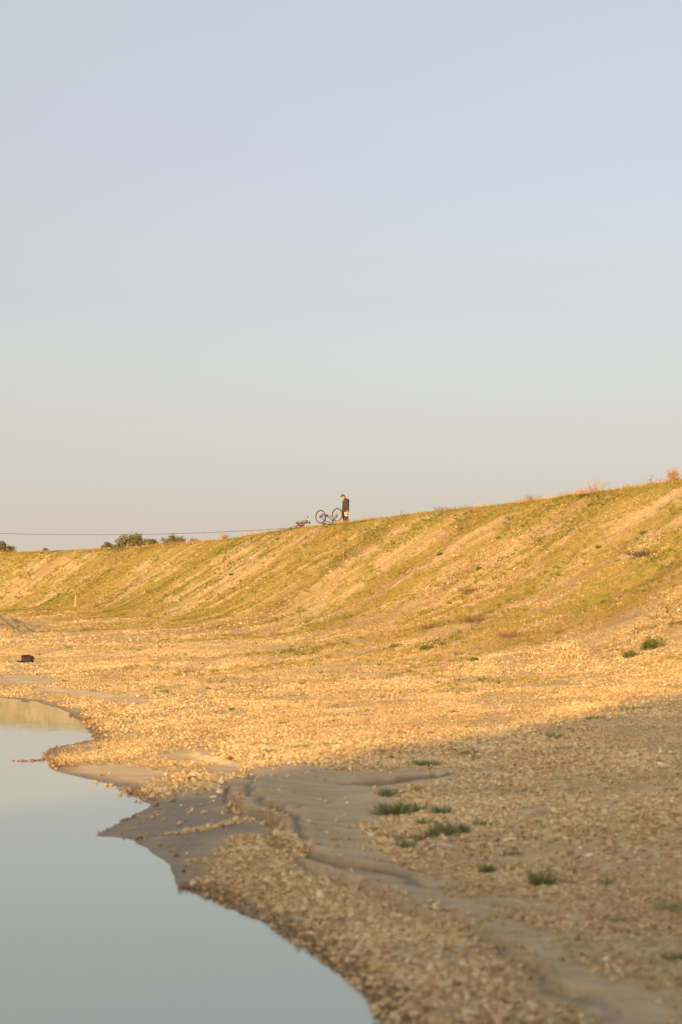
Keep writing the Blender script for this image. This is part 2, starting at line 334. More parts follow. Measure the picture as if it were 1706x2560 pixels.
# ---------------------------------------------------------------- ground sheet
def make_ground_mesh():
    a_f = np.linspace(-R(17.5), R(17.5), 560)
    a_l = np.concatenate([np.linspace(-math.pi, -R(34), 64), np.linspace(-R(33), -R(17.7), 64)])
    ang = np.concatenate([a_l, a_f, -a_l[::-1][:-1]])
    rad = np.concatenate([[.3, .8, 1.5, 2.5, 3.5, 4.5, 5.3], np.geomspace(6.0, 40, 720), np.geomspace(40.15, 125, 330), np.geomspace(127, 4500, 40)])
    A, Rr = np.meshgrid(ang, rad); X = np.sin(A)*Rr; Y = np.cos(A)*Rr
    x, y = X.ravel(), Y.ravel()
    z, d, arc, sd = terrain(x, y, True)
    sand, wet, grass, dry = masks(x, y, z, d, arc, sd)
    # pebbly micro relief on the mesh itself
    pb = (fbm(x*9, y*9, 91, 3)-.5)*.035*(1-sand)*sstep(.05, .6, sd)
    z = z + pb
    na, nr = len(ang), len(rad)
    i = np.arange(nr-1)[:, None]*na+np.arange(na)[None, :]
    j = np.arange(nr-1)[:, None]*na+((np.arange(na)+1) % na)[None, :]
    q = np.stack([i, j, j+na, i+na], -1).reshape(-1, 4)[:, ::-1]
    me = bpy.data.meshes.new('ground'); nv = len(x)
    cap = np.arange(na)                                   # close the hole under the camera
    me.vertices.add(nv+1)
    co = np.stack([x, y, z], -1); co = np.vstack([co, [[0, 0, hz(0, 0)]]])
    me.vertices.foreach_set('co', co.ravel().astype(np.float32))
    tri = np.stack([cap, np.full(na, nv), (cap+1) % na], -1)
    loops = np.concatenate([q.ravel(), tri.ravel()])
    me.loops.add(len(loops)); me.loops.foreach_set('vertex_index', loops.astype(np.int32))
    nf = len(q)+len(tri); me.polygons.add(nf)
    me.polygons.foreach_set('loop_start', np.concatenate([np.arange(len(q))*4, len(q)*4+np.arange(len(tri))*3]).astype(np.int32))
    me.polygons.foreach_set('use_smooth', np.ones(nf, bool))
    me.update(calc_edges=True); me.validate()
    for nm, v in (('sand', sand), ('wet', wet), ('grass', grass), ('dry', dry), ('bank', sstep(14, 10, d))):  # wet also holds the painted shade of the dry main flat
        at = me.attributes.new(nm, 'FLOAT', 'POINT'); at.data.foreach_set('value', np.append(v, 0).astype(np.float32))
    at = me.attributes.new('fall', 'FLOAT_VECTOR', 'POINT')
    fv = np.stack([arc+.10*d, d*.16, d*0], -1); fv = np.vstack([fv, [[0, 0, 0]]])
    at.data.foreach_set('vector', fv.ravel().astype(np.float32))
    return me
def ground_material():
    m = NT('ground'); P = m.n('ShaderNodeNewGeometry').outputs['Position']
    sand, wet, grass, dry = (m.attr(k) for k in ('sand', 'wet', 'grass', 'dry')); fall = m.attr('fall', 'Vector')
    wob = m.noise(P, 9, 2, out='Color')
    v1 = m.red(m.voro(P, 34)); v2 = m.red(m.voro(P, 11))
    big = m.noise(P, .8, 4); mid = m.noise(P, 4.5, 4, .6)
    f = m.math('ADD', m.math('MULTIPLY', v1, .42), m.math('MULTIPLY', v2, .20)); f = m.math('ADD', f, m.math('MULTIPLY', m.math('SUBTRACT', mid, .5), .6)); f = m.math('ADD', f, .17)
    grav = m.ramp(f, STONE)
    fine = m.noise(P, 60, 4, .7)
    mpS = m.n('ShaderNodeMapping'); mpS.inputs['Scale'].default_value = (.5, 2.4, 1); mpS.inputs['Rotation'].default_value = (0, 0, .15); m.l(P, mpS.inputs[0])
    sandc = m.mix(m.rng(m.noise(mpS.outputs[0], 1.9, 6, .65), .32, .68), (.39, .305, .195), (.53, .425, .285)); sandc = m.mix(m.math('MULTIPLY', fine, .4), sandc, (.32, .23, .14))
    earth = m.mix(mid, (.35, .245, .11), (.47, .345, .18))
    # fall-line streaks of finer soil on the bank
    st = m.noise(fall, 1.4, 5, .6)
    c = m.mix(m.rng(m.noise(P, 1.1, 5, .62), .50, .64, 0, .75), grav, earth)
    st_f = m.math('MULTIPLY', m.rng(st, .48, .62), m.rng(m.attr('bank'), .1, .9, 0, .6)); c = m.mix(st_f, c, (.33, .225, .10))
    c = m.mix(.22, c, (.16, .10, .05))
    sf = m.math('ADD', sand, m.math('MULTIPLY', m.math('SUBTRACT', m.noise(P, 7, 4, .65), .5), .5))
    sf = m.rng(sf, .35, .6)
    c = m.mix(sf, c, sandc)
    gn = m.noise(P, 5.5, 4, .7); gn2 = m.noise(P, 16, 3, .7)
    gf = m.math('ADD', grass, m.math('MULTIPLY', m.math('SUBTRACT', gn2, .5), 1.7)); gf = m.math('ADD', gf, m.math('MULTIPLY', m.math('SUBTRACT', gn, .5), 1.6))
    gf = m.math('MULTIPLY', m.rng(gf, .38, .85, 0, .80), m.rng(grass, .02, .25))
    gc = m.mix(m.rng(gn, .35, .65), (.295, .22, .05), (.19, .165, .036)); gc = m.mix(m.rng(m.noise(P, 2.3, 3), .52, .68, 0, .7), gc, (.34, .25, .095))
    c = m.mix(gf, c, gc)
    df = m.math('ADD', dry, m.math('MULTIPLY', m.math('SUBTRACT', gn2, .5), 1.6)); df = m.math('MULTIPLY', m.rng(df, .5, .9, 0, .75), m.rng(dry, .02, .2))
    c = m.mix(df, c, m.mix(gn, (.19, .12, .06), (.30, .19, .10)))
    c = m.mix(wet, c, m.mix(.72, c, (.05, .04, .028)))  # darkens wet ground, and the main sand flat by its painted shade
    m.color(c)
    m.set('Roughness', m.rng(wet, 0, 1, .92, .55)); m.set('Specular IOR Level', m.rng(wet, 0, 1, .15, .35))
    dist = m.voro(P, 34, 'Distance'); dist2 = m.voro(P, 11, 'Distance')
    h = m.math('ADD', m.math('MULTIPLY', dist, -1.0), m.math('MULTIPLY', dist2, -1.4))
    h = m.math('MULTIPLY', h, m.math('SUBTRACT', 1.0, m.math('MULTIPLY', sf, .93)))
    h = m.math('ADD', h, m.math('MULTIPLY', fine, .2)); h = m.math('ADD', h, m.math('MULTIPLY', m.noise(mpS.outputs[0], 6, 5, .65), 1.6))
    m.bump(h, .7, .02)
    return m.m
M_ground = ground_material()
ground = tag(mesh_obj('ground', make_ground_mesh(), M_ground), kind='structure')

# ---------------------------------------------------------------- water
def water_material():
    m = NT('water'); P = m.n('ShaderNodeNewGeometry').outputs['Position']
    m.color((.335, .385, .355, 1)); m.set('Roughness', .015); m.set('IOR', 1.333); m.set('Specular IOR Level', .5)
    mp = m.n('ShaderNodeMapping'); mp.inputs['Scale'].default_value = (.6, 1.6, 1); m.l(P, mp.inputs[0])
    h = m.noise(mp.outputs[0], 1.6, 3, .5); m.bump(h, .03, .05); return m.m
wm = MB(); nx, ny = 40, 40
for j in range(ny+1):
    for i in range(nx+1): wm.v.append((-72+77.0*i/nx, -8+60.0*j/ny, 0.0))
for j in range(ny):
    for i in range(nx): q = j*(nx+1)+i; wm.f.append((q, q+1, q+nx+2, q+nx+1))
tag(wm.build('water', water_material()), kind='structure')

# ---------------------------------------------------------------- instanced stuff through geometry nodes
def gn_points(name, co, scl, rot, tint, mat, kind, label, nvar=5):
    me = bpy.data.meshes.new(name); n = len(co); me.vertices.add(n); me.vertices.foreach_set('co', co.astype(np.float32).ravel())
    for nm, ty, v, key in (('scl', 'FLOAT_VECTOR', scl, 'vector'), ('rot', 'FLOAT_VECTOR', rot, 'vector'), ('tint', 'FLOAT', tint, 'value')):
        a = me.attributes.new(nm, ty, 'POINT'); a.data.foreach_set(key, v.astype(np.float32).ravel())
    a = me.attributes.new('vi', 'INT', 'POINT'); a.data.foreach_set('value', rng.integers(0, nvar, n).astype(np.int32))
    o = mesh_obj(name, me, mat)
    g = bpy.data.node_groups.new(name, 'GeometryNodeTree')
    g.interface.new_socket('Geometry', in_out='INPUT', socket_type='NodeSocketGeometry'); g.interface.new_socket('Geometry', in_out='OUTPUT', socket_type='NodeSocketGeometry')
    N = g.nodes.new; Lk = g.links.new; gi = N('NodeGroupInput'); go = N('NodeGroupOutput')
    join = N('GeometryNodeJoinGeometry')
    for i in range(nvar):
        if kind == 'stone':
            s = N('GeometryNodeMeshIcoSphere'); s.inputs['Radius'].default_value = 1; s.inputs['Subdivisions'].default_value = 2
            p = N('GeometryNodeInputPosition'); va = N('ShaderNodeVectorMath'); va.operation = 'ADD'; va.inputs[1].default_value = (i*7.3, i*3.1, -i*5.7); Lk(p.outputs[0], va.inputs[0])
            nz = N('ShaderNodeTexNoise'); nz.inputs['Scale'].default_value = .95; nz.inputs['Detail'].default_value = 1.5; Lk(va.outputs[0], nz.inputs['Vector'])
            vs = N('ShaderNodeVectorMath'); vs.operation = 'SUBTRACT'; vs.inputs[1].default_value = (.5, .5, .5); Lk(nz.outputs['Color'], vs.inputs[0])
            sc_ = N('ShaderNodeVectorMath'); sc_.operation = 'SCALE'; sc_.inputs['Scale'].default_value = 2.0; Lk(vs.outputs[0], sc_.inputs[0])
            sp = N('GeometryNodeSetPosition'); Lk(s.outputs[0], sp.inputs['Geometry']); Lk(sc_.outputs[0], sp.inputs['Offset']); last = sp.outputs[0]
        else:
            nb = {'grass': 11, 'dry': 9, 'stalk': 5}[kind]; spread = {'grass': .85, 'dry': .8, 'stalk': .35}[kind]; wdt = {'grass': .085, 'dry': .03, 'stalk': .03}[kind]
            ln = N('GeometryNodeMeshLine'); ln.inputs['Count'].default_value = nb; ln.inputs['Offset'].default_value = (0, 0, 0)
            rp = N('FunctionNodeRandomValue'); rp.data_type = 'FLOAT_VECTOR'; rp.inputs[0].default_value = (-.35, -.35, 0); rp.inputs[1].default_value = (.35, .35, 0); rp.inputs['Seed'].default_value = i
            st = N('GeometryNodeSetPosition'); Lk(ln.outputs[0], st.inputs['Geometry']); Lk(rp.outputs[0], st.inputs['Offset'])
            cn = N('GeometryNodeMeshCone'); cn.fill_type = 'NONE'; cn.inputs['Vertices'].default_value = 3; cn.inputs['Side Segments'].default_value = 1
            cn.inputs['Radius Top'].default_value = 0; cn.inputs['Radius Bottom'].default_value = wdt; cn.inputs['Depth'].default_value = 1
            rr = N('FunctionNodeRandomValue'); rr.data_type = 'FLOAT_VECTOR'; rr.inputs[0].default_value = (-spread, -spread, 0); rr.inputs[1].default_value = (spread, spread, 6.28); rr.inputs['Seed'].default_value = 20+i
            rs = N('FunctionNodeRandomValue'); rs.data_type = 'FLOAT'; rs.inputs[2].default_value = .4; rs.inputs[3].default_value = 1.05; rs.inputs['Seed'].default_value = 40+i
            ip = N('GeometryNodeInstanceOnPoints'); Lk(st.outputs[0], ip.inputs['Points']); Lk(cn.outputs[0], ip.inputs['Instance']); Lk(rr.outputs[0], ip.inputs['Rotation']); Lk(rs.outputs[1], ip.inputs['Scale'])
            rl = N('GeometryNodeRealizeInstances'); Lk(ip.outputs[0], rl.inputs[0]); last = rl.outputs[0]
        sm = N('GeometryNodeSetMaterial'); sm.inputs['Material'].default_value = mat; Lk(last, sm.inputs['Geometry'])
        ti = N('GeometryNodeGeometryToInstance'); Lk(sm.outputs[0], ti.inputs[0]); Lk(ti.outputs[0], join.inputs[0])
    def at(nm, ty):
        a = N('GeometryNodeInputNamedAttribute'); a.data_type = ty; a.inputs['Name'].default_value = nm; return a.outputs[0]
    ii = N('GeometryNodeInstanceOnPoints'); ii.inputs['Pick Instance'].default_value = True
    Lk(gi.outputs[0], ii.inputs['Points']); Lk(join.outputs[0], ii.inputs['Instance']); Lk(at('vi', 'INT'), ii.inputs['Instance Index'])
    er = N('FunctionNodeEulerToRotation'); Lk(at('rot', 'FLOAT_VECTOR'), er.inputs[0]); Lk(er.outputs[0], ii.inputs['Rotation']); Lk(at('scl', 'FLOAT_VECTOR'), ii.inputs['Scale'])
    Lk(ii.outputs[0], go.inputs[0])
    md = o.modifiers.new('scatter', 'NODES'); md.node_group = g
    return tag(o, label[0], label[1], kind='stuff')
def stone_material(name, typ='INSTANCER'):
    m = NT(name); g = m.n('ShaderNodeTexCoord').outputs['Object']
    t = m.attr('tint', 'Fac', typ) if typ == 'INSTANCER' else m.math('MULTIPLY_ADD', m.n('ShaderNodeObjectInfo').outputs['Random'], .6, .12)
    f = m.math('ADD', t, m.math('MULTIPLY', m.math('SUBTRACT', m.noise(g, 1.2, 3), .5), .35))
    m.color(m.ramp(f, STONE)); m.set('Roughness', .8); m.set('Specular IOR Level', .25); return m.m
def sample(n, r0, r1, ang=15.3):
    a = rng.uniform(-R(ang), R(ang), n); r = np.sqrt(rng.uniform(r0*r0, r1*r1, n)); return np.sin(a)*r, np.cos(a)*r
M_stone = stone_material('flint_gravel')
def gravel_points(dens, r0, r1, med, sig, rmin, rmax, ang):
    area = R(2*ang)*(r1*r1-r0*r0)/2; x, y = sample(int(area*dens), r0, r1, ang)
    z, d, arc, sd = terrain(x, y, True); sand, wet, grass, dry = masks(x, y, z, d, arc, sd)
    pat = fbm(x*.9, y*.9, 95, 4)
    keep = (sd > -.02) & (d > .6)
    p = (1-.985*sstep(.02, .62, sand+(fbm(x*3, y*3, 97, 3)-.5)*.5))*(.14+.86*sstep(.37, .58, pat))*(1-.6*sstep(21, 8, d+5*(fbm(x*.3, y*.3, 141, 3)-.5)))*(1-.7*grass)
    keep &= rng.uniform(0, 1, len(x)) < p
    x, y, z, wet, sd = x[keep], y[keep], z[keep], wet[keep], sd[keep]; n = len(x)
    r = np.clip(med*np.exp(sig*rng.standard_normal(n)), rmin, rmax)
    r = r*(.65+.7*sstep(.3, .7, fbm(x*.45, y*.45, 131, 3)))
    s = np.stack([r*rng.uniform(.85, 1.35, n), r*rng.uniform(.7, 1.05, n), r*rng.uniform(.45, .75, n)], -1)
    t = np.clip(.10+.60*rng.beta(1.5, 1.5, n)+.34*(fbm(x*.8, y*.8, 99, 4)-.5)-.32*sstep(.40, .0, sd)+(rng.uniform(0, 1, n) > .98)*.3, 0, 1)
    rot = np.stack([rng.uniform(-.7, .7, n), rng.uniform(-.7, .7, n), rng.uniform(0, 6.28, n)], -1)
    return np.stack([x, y, z+r*.16+.004], -1), s, rot, t
G = [gravel_points(2500, 6.6, 16, .0092, .48, .0035, .024, 26), gravel_points(1500, 16, 30, .0112, .45, .005, .028, 19), gravel_points(600, 30, 58, .0140, .35, .008, .032, 16), gravel_points(75, 58, 108, .026, .32, .015, .06, 15.5)]
co, scl, rot, tint = (np.concatenate([g[k] for g in G]) for k in range(4))
# the 300 stones that show largest are pieces of their own
show = scl[:, 0]/np.hypot(co[:, 0], co[:, 1]); order = np.argsort(-show*(np.abs(co[:, 0]/co[:, 1]) < .245)*(co[:, 1] > 7.5)); big = order[:300]; rest = np.ones(len(co), bool); rest[big] = False
gn_points('gravel', co[rest], scl[rest], rot[rest], tint[rest], M_stone, 'stone', ('loose orange and cream flint gravel spread over the beach', 'gravel'))
def stone_mesh(seed, sub=2):
    random.seed(seed); bm = bmesh.new(); bmesh.ops.create_icosphere(bm, subdivisions=sub, radius=1)
    k = [Vector((random.uniform(-1, 1), random.uniform(-1, 1), random.uniform(-1, 1))).normalized() for _ in range(7)]; a = [random.uniform(.6, .95) for _ in k]
    for v in bm.verts:
        for n_, c_ in zip(k, a):
            e = v.co.dot(n_)-c_
            if e > 0: v.co -= n_*e
    me = bpy.data.meshes.new('stone'); bm.to_mesh(me); bm.free(); return me
M_piece = stone_material('flint_stone', 'OBJ')
protos = [stone_mesh(s) for s in range(8)]
for me in protos: me.materials.append(M_piece)
for n_, i in enumerate(big):
    o = bpy.data.objects.new('pebble', protos[n_ % 8]); col.objects.link(o); o.parent = ground
    o.location = co[i]; o.scale = scl[i]; o.rotation_euler = rot[i]

# ---------------------------------------------------------------- grass on the bank (nobody could count it)
def grass_material(name, stops):
    m = NT(name); t = m.attr('tint', 'Fac', 'INSTANCER'); m.color(m.ramp(t, stops)); m.set('Roughness', .7); m.set('Specular IOR Level', .15); return m.m
M_grass = grass_material('bank_grass', [(0, (.085, .10, .024)), (.35, (.19, .17, .038)), (.75, (.30, .235, .067)), (1, (.38, .285, .125))])
M_seed = grass_material('seedling_green', [(0, (.10, .14, .045)), (.6, (.17, .20, .07)), (1, (.26, .22, .08))])
M_dry = grass_material('dry_grass', [(0, (.17, .10, .05)), (.5, (.30, .19, .09)), (1, (.46, .31, .16))])
def bank_points(n, r0, r1, key, hmin, hmax, lo=.25):
    x, y = sample(n, r0, r1, 15.5); z, d, arc, sd = terrain(x, y, True); sand, wet, grass, dry = masks(x, y, z, d, arc, sd)
    v = key(grass, dry, d, arc, x, y); k = (rng.uniform(0, 1, n) < v) & (sd > .5)
    x, y, z = x[k], y[k], z[k]; m = len(x); h = rng.uniform(hmin, hmax, m)
    w_ = h*rng.uniform(.8, 1.3, m); s = np.stack([w_, w_, h], -1)
    rot = np.stack([rng.uniform(-.15, .15, m), rng.uniform(-.15, .15, m), rng.uniform(0, 6.28, m)], -1)
    t = np.clip(fbm(x*.7, y*.7, 111, 3)*1.3-.2+rng.uniform(-.25, .25, m), 0, 1)
    return np.stack([x, y, z-.01], -1), s, rot, t
gn_points('bank_grass', *bank_points(280000, 30, 118, lambda g, dr, d, a, x, y: g*.85*(d > -2)*(d < 25), .04, .17), M_grass, 'grass', ('short olive grass growing in streaks down the sandy bank', 'grass'))
gn_points('dry_bank_grass', *bank_points(160000, 30, 118, lambda g, dr, d, a, x, y: dr*.5*(d > .3)*(d < 21), .05, .16), M_dry, 'dry', ('brown dead grass on the lower part of the bank', 'dry grass'))
def crest_points(n, hmin, hmax):
    P = np.asarray(RIDGE[3:28], float); seg = np.hypot(*(P[1:]-P[:-1]).T); c = np.append(0, np.cumsum(seg)); u = rng.uniform(0, c[-1], n)
    x = np.interp(u, c, P[:, 0])+rng.uniform(-.1, 1.1, n); y = np.interp(u, c, P[:, 1])+rng.uniform(-.2, .8, n)
    k = rng.uniform(0, 1, n) < .04+.96*sstep(.46, .66, fbm(u*.5, u*0, 121, 4)); k &= (x < -3.6) | (x > -.9); x, y = x[k], y[k]; m = len(x)
    h = rng.uniform(hmin, hmax, m)*rng.uniform(.5, 1, m); s = np.stack([h, h, h], -1)
    rot = np.stack([rng.uniform(-.2, .2, m), rng.uniform(-.2, .2, m), rng.uniform(0, 6.28, m)], -1)
    return np.stack([x, y, terrain(x, y)-.01], -1), s, rot, np.clip(rng.uniform(.2, 1.1, m), 0, 1)
gn_points('crest_grass', *crest_points(14000, .10, .42), M_dry, 'stalk', ('thin dead grass stalks fringing the top edge of the bank', 'dry grass'))

# tiny seedlings dotted over the beach
def seed_points(n):
    x, y = sample(n, 7, 46); z, d, arc, sd = terrain(x, y, True); sand, wet, grass, dry = masks(x, y, z, d, arc, sd)
    k = (rng.uniform(0, 1, n) < sstep(.52, .72, fbm(x*.6, y*.6, 151, 4))) & (sd > .6) & (sand < .2); x, y, z = x[k], y[k], z[k]; m = len(x)
    h = rng.uniform(.02, .055, m); s = np.stack([h*1.3, h*1.3, h], -1)
    return np.stack([x, y, z], -1), s, np.stack([h*0, h*0, rng.uniform(0, 6.28, m)], -1), rng.uniform(0, .75, m)
gn_points('seedlings', *seed_points(16000), M_seed, 'grass', ('tiny green seedlings dotted sparsely over the gravel beach', 'seedlings'))

# ---------------------------------------------------------------- materials for things
M_black = plain('black_rubber', (.035, .032, .030), .75); M_metal = plain('dark_metal', (.06, .052, .045), .45, metal=.3)
M_alu = plain('grey_alloy', (.32, .30, .27), .4, metal=.6); M_bike = plain('black_frame_paint', (.055, .042, .035), .4)
M_red = plain('red_frame_paint', (.42, .055, .05), .35); M_pink = plain('pale_pink_paint', (.62, .30, .28), .45); M_violet = plain('blue_violet_plastic', (.085, .07, .22), .4)
M_tan = plain('tan_sidewall', (.10, .075, .048), .8); M_paletyre = plain('worn_grey_tyre', (.26, .21, .16), .8); M_cream = plain('cream_alloy', (.60, .52, .38), .5)
M_jacket = plain('charcoal_cloth', (.046, .034, .029), .95, .25, 18); M_trouser = plain('dark_trouser_cloth', (.050, .040, .030), .95, .25, 20)
M_skin = plain('skin', (.52, .30, .20), .55, .08); M_hair = plain('brown_hair', (.075, .045, .025), .7, .3, 60); M_shoe = plain('dark_shoe', (.05, .04, .035), .7)
M_white = plain('white_cloth', (.74, .70, .66), .8, .06); M_pinkcloth = plain('pink_cloth', (.62, .26, .22), .8, .1)
M_bag = plain('black_bag_fabric', (.030, .026, .028), .8, .25, 25); M_maroon = plain('maroon_bag_fabric', (.050, .018, .017), .8, .2, 25); M_bagg = plain('dark_violet_bag_fabric', (.030, .026, .031), .8, .2, 25)
M_wood = plain('weathered_pine', (.50, .36, .20), .8, .2, 12); M_cable = plain('black_cable', (.05, .045, .04), .6)
M_green = leafy('weed_green', (.10, .135, .03), (.22, .235, .06), .35); M_blue = leafy('grey_green_weed', (.12, .16, .07), (.30, .30, .15), .35)
M_straw = leafy('straw', (.34, .20, .095), (.52, .34, .18), .15); M_brown = leafy('dead_brown_stems', (.16, .09, .05), (.28, .17, .09), .1); M_twig = leafy('dark_twigs', (.07, .045, .03), (.14, .09, .055), 0)
M_oak = leafy('evergreen_leaves', (.13, .125, .05), (.24, .215, .09), .2); M_bark = plain('grey_bark', (.12, .085, .06), .9, .3, 8)

# ---------------------------------------------------------------- bicycles
def make_bicycle(name, label, pal, group):
    """local frame: rear hub above the origin, forward +X, wheels touching z = 0"""
    frame_m, fork_m, tyre_m, grip_m, bar_m = pal
    root = empty(name); tag(root, label, 'bicycle', group)
    Rw = .372; rear = Vector((0, 0, Rw)); front = Vector((1.17, 0, Rw)); bb = Vector((.435, 0, .335))
    st = Vector((.300, 0, .665)); ht = Vector((.845, 0, .800)); hb = Vector((.885, 0, .690))
    f = MB(); f.tube([bb, st], .017, 8); f.tube([st+Vector((.01, 0, -.03)), ht+Vector((.005, 0, -.02))], .018, 8); f.tube([bb, hb+Vector((-.01, 0, .02))], .026, 10); f.tube([ht+Vector((-.004, 0, .015)), hb+Vector((.004, 0, -.012))], .024, 10)
    for s in (-1, 1):
        f.tube([bb+Vector((-.02, s*.03, 0)), (.20, s*.045, .345), rear+Vector((.01, s*.068, 0))], [.013, .011, .009], 6)
        f.tube([st+Vector((0, s*.015, -.05)), (.15, s*.05, .52), rear+Vector((.0, s*.068, .01))], [.010, .009, .008], 6)
    f.tube([bb+Vector((0, -.04, 0)), bb+Vector((0, .04, 0))], .024, 10)
    fr = f.build('frame', frame_m, root)
    k = MB(); crown = hb+Vector((.012, 0, -.04))
    k.tube([crown+Vector((0, -.065, 0)), crown+Vector((0, .065, 0))], .022, 8)
    for s in (-1, 1):
        a = crown+Vector((.0, s*.062, .01)); e = front+Vector((0, s*.062, .0)); m_ = a.lerp(e, .5)
        k.tube([a, m_], .017, 8); k.tube([m_, e], [.022, .018], 8)
    k.build('fork', fork_m, root)
    sp = MB().tube([st+Vector((.01, 0, -.05)), st+Vector((-.035, 0, .09))], .014, 8); sp.build('seat_post', M_metal, root)
    sa = MB(); c = st+Vector((-.045, 0, .115))
    sa.tube([c+Vector((-.13, 0, .012)), c+Vector((-.10, 0, .008)), c+Vector((-.02, 0, 0)), c+Vector((.07, 0, .0)), c+Vector((.145, 0, -.008))], [(.018, .045), (.028, .072), (.026, .055), (.020, .026), (.012, .016)], 10)
    so = sa.build('saddle', M_black, root)
    hd = MB(); sx = ht+Vector((.055, 0, .055))
    hd.tube([ht+Vector((-.006, 0, .02)), ht+Vector((-.012, 0, .05)), sx], .018, 8)
    hd.tube([sx+Vector((-.04, -.375, .03)), sx+Vector((-.02, -.22, .028)), sx+Vector((0, -.07, 0)), sx+Vector((0, .07, 0)), sx+Vector((-.02, .22, .028)), sx+Vector((-.04, .375, .03))], .013, 8)
    bar = hd.build('handlebar', bar_m, root)
    for s in (-1, 1):
        MB().tube([sx+Vector((-.027, s*.255, .029)), sx+Vector((-.041, s*.385, .031))], [.019, .020], 8).build('grip', grip_m, bar)
        MB().tube([sx+Vector((-.02, s*.235, .015)), sx+Vector((.04, s*.245, -.01)), sx+Vector((.05, s*.32, -.02))], .006, 5).build('brake_lever', M_metal, bar)
    for hub in (rear, front):
        wh = MB().ring(hub, (0, 1, 0), .318, (.014, .016), 48, 8).build('wheel', M_metal, root)
        MB().ring(hub, (0, 1, 0), .345, (.030, .032), 56, 10).build('tyre', tyre_m, wh)
        s_ = MB(); 
        for i in range(28):
            q = 2*math.pi*i/28; sd_ = (1 if i % 2 else -1)*.032; q2 = q+(.5 if (i//2) % 2 else -.5)
            s_.tube([hub+Vector((math.cos(q2)*.022, sd_, math.sin(q2)*.022)), hub+Vector((math.cos(q)*.308, 0, math.sin(q)*.308))], .0012, 3, False)
        s_.build('spokes', M_alu, wh, False)
        MB().tube([hub+Vector((0, -.07, 0)), hub+Vector((0, -.035, 0)), hub+Vector((0, -.03, 0)), hub+Vector((0, .03, 0)), hub+Vector((0, .035, 0)), hub+Vector((0, .07, 0))], [.010, .010, .022, .022, .010, .010], 10).build('hub', M_metal, wh)
        MB().ring(hub+Vector((0, .042, 0)), (0, 1, 0), .068, (.014, .0015), 28, 4).build('brake_disc', M_alu, wh)
        if hub is rear:
            cs = MB()
            for i in range(6): cs.ring(hub+Vector((0, -.036-.005*i, 0)), (0, 1, 0), .075-.009*i, (.010, .0015), 24, 4)
            cs.build('cassette', M_alu, wh)
    de = MB(); de.tube([rear+Vector((.01, -.075, -.02)), rear+Vector((.03, -.085, -.07)), rear+Vector((.045, -.08, -.15))], .010, 6)
    for p in (rear+Vector((.03, -.08, -.075)), rear+Vector((.045, -.08, -.15))): de.ring(p, (0, 1, 0), .022, (.008, .004), 14, 5)
    de.build('derailleur', M_metal, root)
    cr = MB().ring(bb+Vector((0, -.048, 0)), (0, 1, 0), .066, (.012, .002), 28, 4).build('chainring', M_metal, root)
    ca = R(18)
    for s, q in ((-1, ca), (1, ca+math.pi)):
        e = bb+Vector((math.cos(q)*.172, s*.085, math.sin(q)*.172))
        c_ = MB().tube([bb+Vector((0, s*.055, 0)), e], [.014, .011], 6).build('crank', M_metal, root)
        MB().box(e+Vector((0, s*.06, 0)), (.10, .095, .020)).build('pedal', M_black, c_, False)
    ch = MB()
    ch.tube([bb+Vector((0, -.05, .072)), rear+Vector((0, -.05, .055))], .005, 4); ch.tube([bb+Vector((0, -.05, -.072)), rear+Vector((.055, -.08, -.165))], .005, 4)
    ch.build('chain', M_metal, root)
    return root
BG = 'bicycles left on the top of the bank'
b1 = make_bicycle('bicycle', 'black bicycle standing upside down on its saddle in front of the person', (M_bike, M_metal, M_tan, M_black, M_metal), BG)
yaw = R(-39)
b1.matrix_world = Matrix.Translation((-1.13, 77.5, 7.345+.372)) @ Matrix.Rotation(yaw, 4, 'Z') @ Matrix.Rotation(R(-2.5), 4, 'Y') @ Matrix.Rotation(math.pi, 4, 'X')
b2 = make_bicycle('bicycle', 'red and pink bicycle lying on its side with one handlebar end in the air', (M_red, M_pink, M_paletyre, M_black, M_cream), BG)
b2.matrix_world = Matrix.Translation((-2.97, 82.3, 7.05)) @ Matrix.Rotation(R(-71), 4, 'Z') @ Matrix.Rotation(R(-11), 4, 'Y') @ Matrix.Rotation(R(-85), 4, 'X')
lm = MB().ball((.95, .02, .90), (.06, .075, .07), n=12, m=8); lm.build('handlebar_lamp', M_violet, b2)

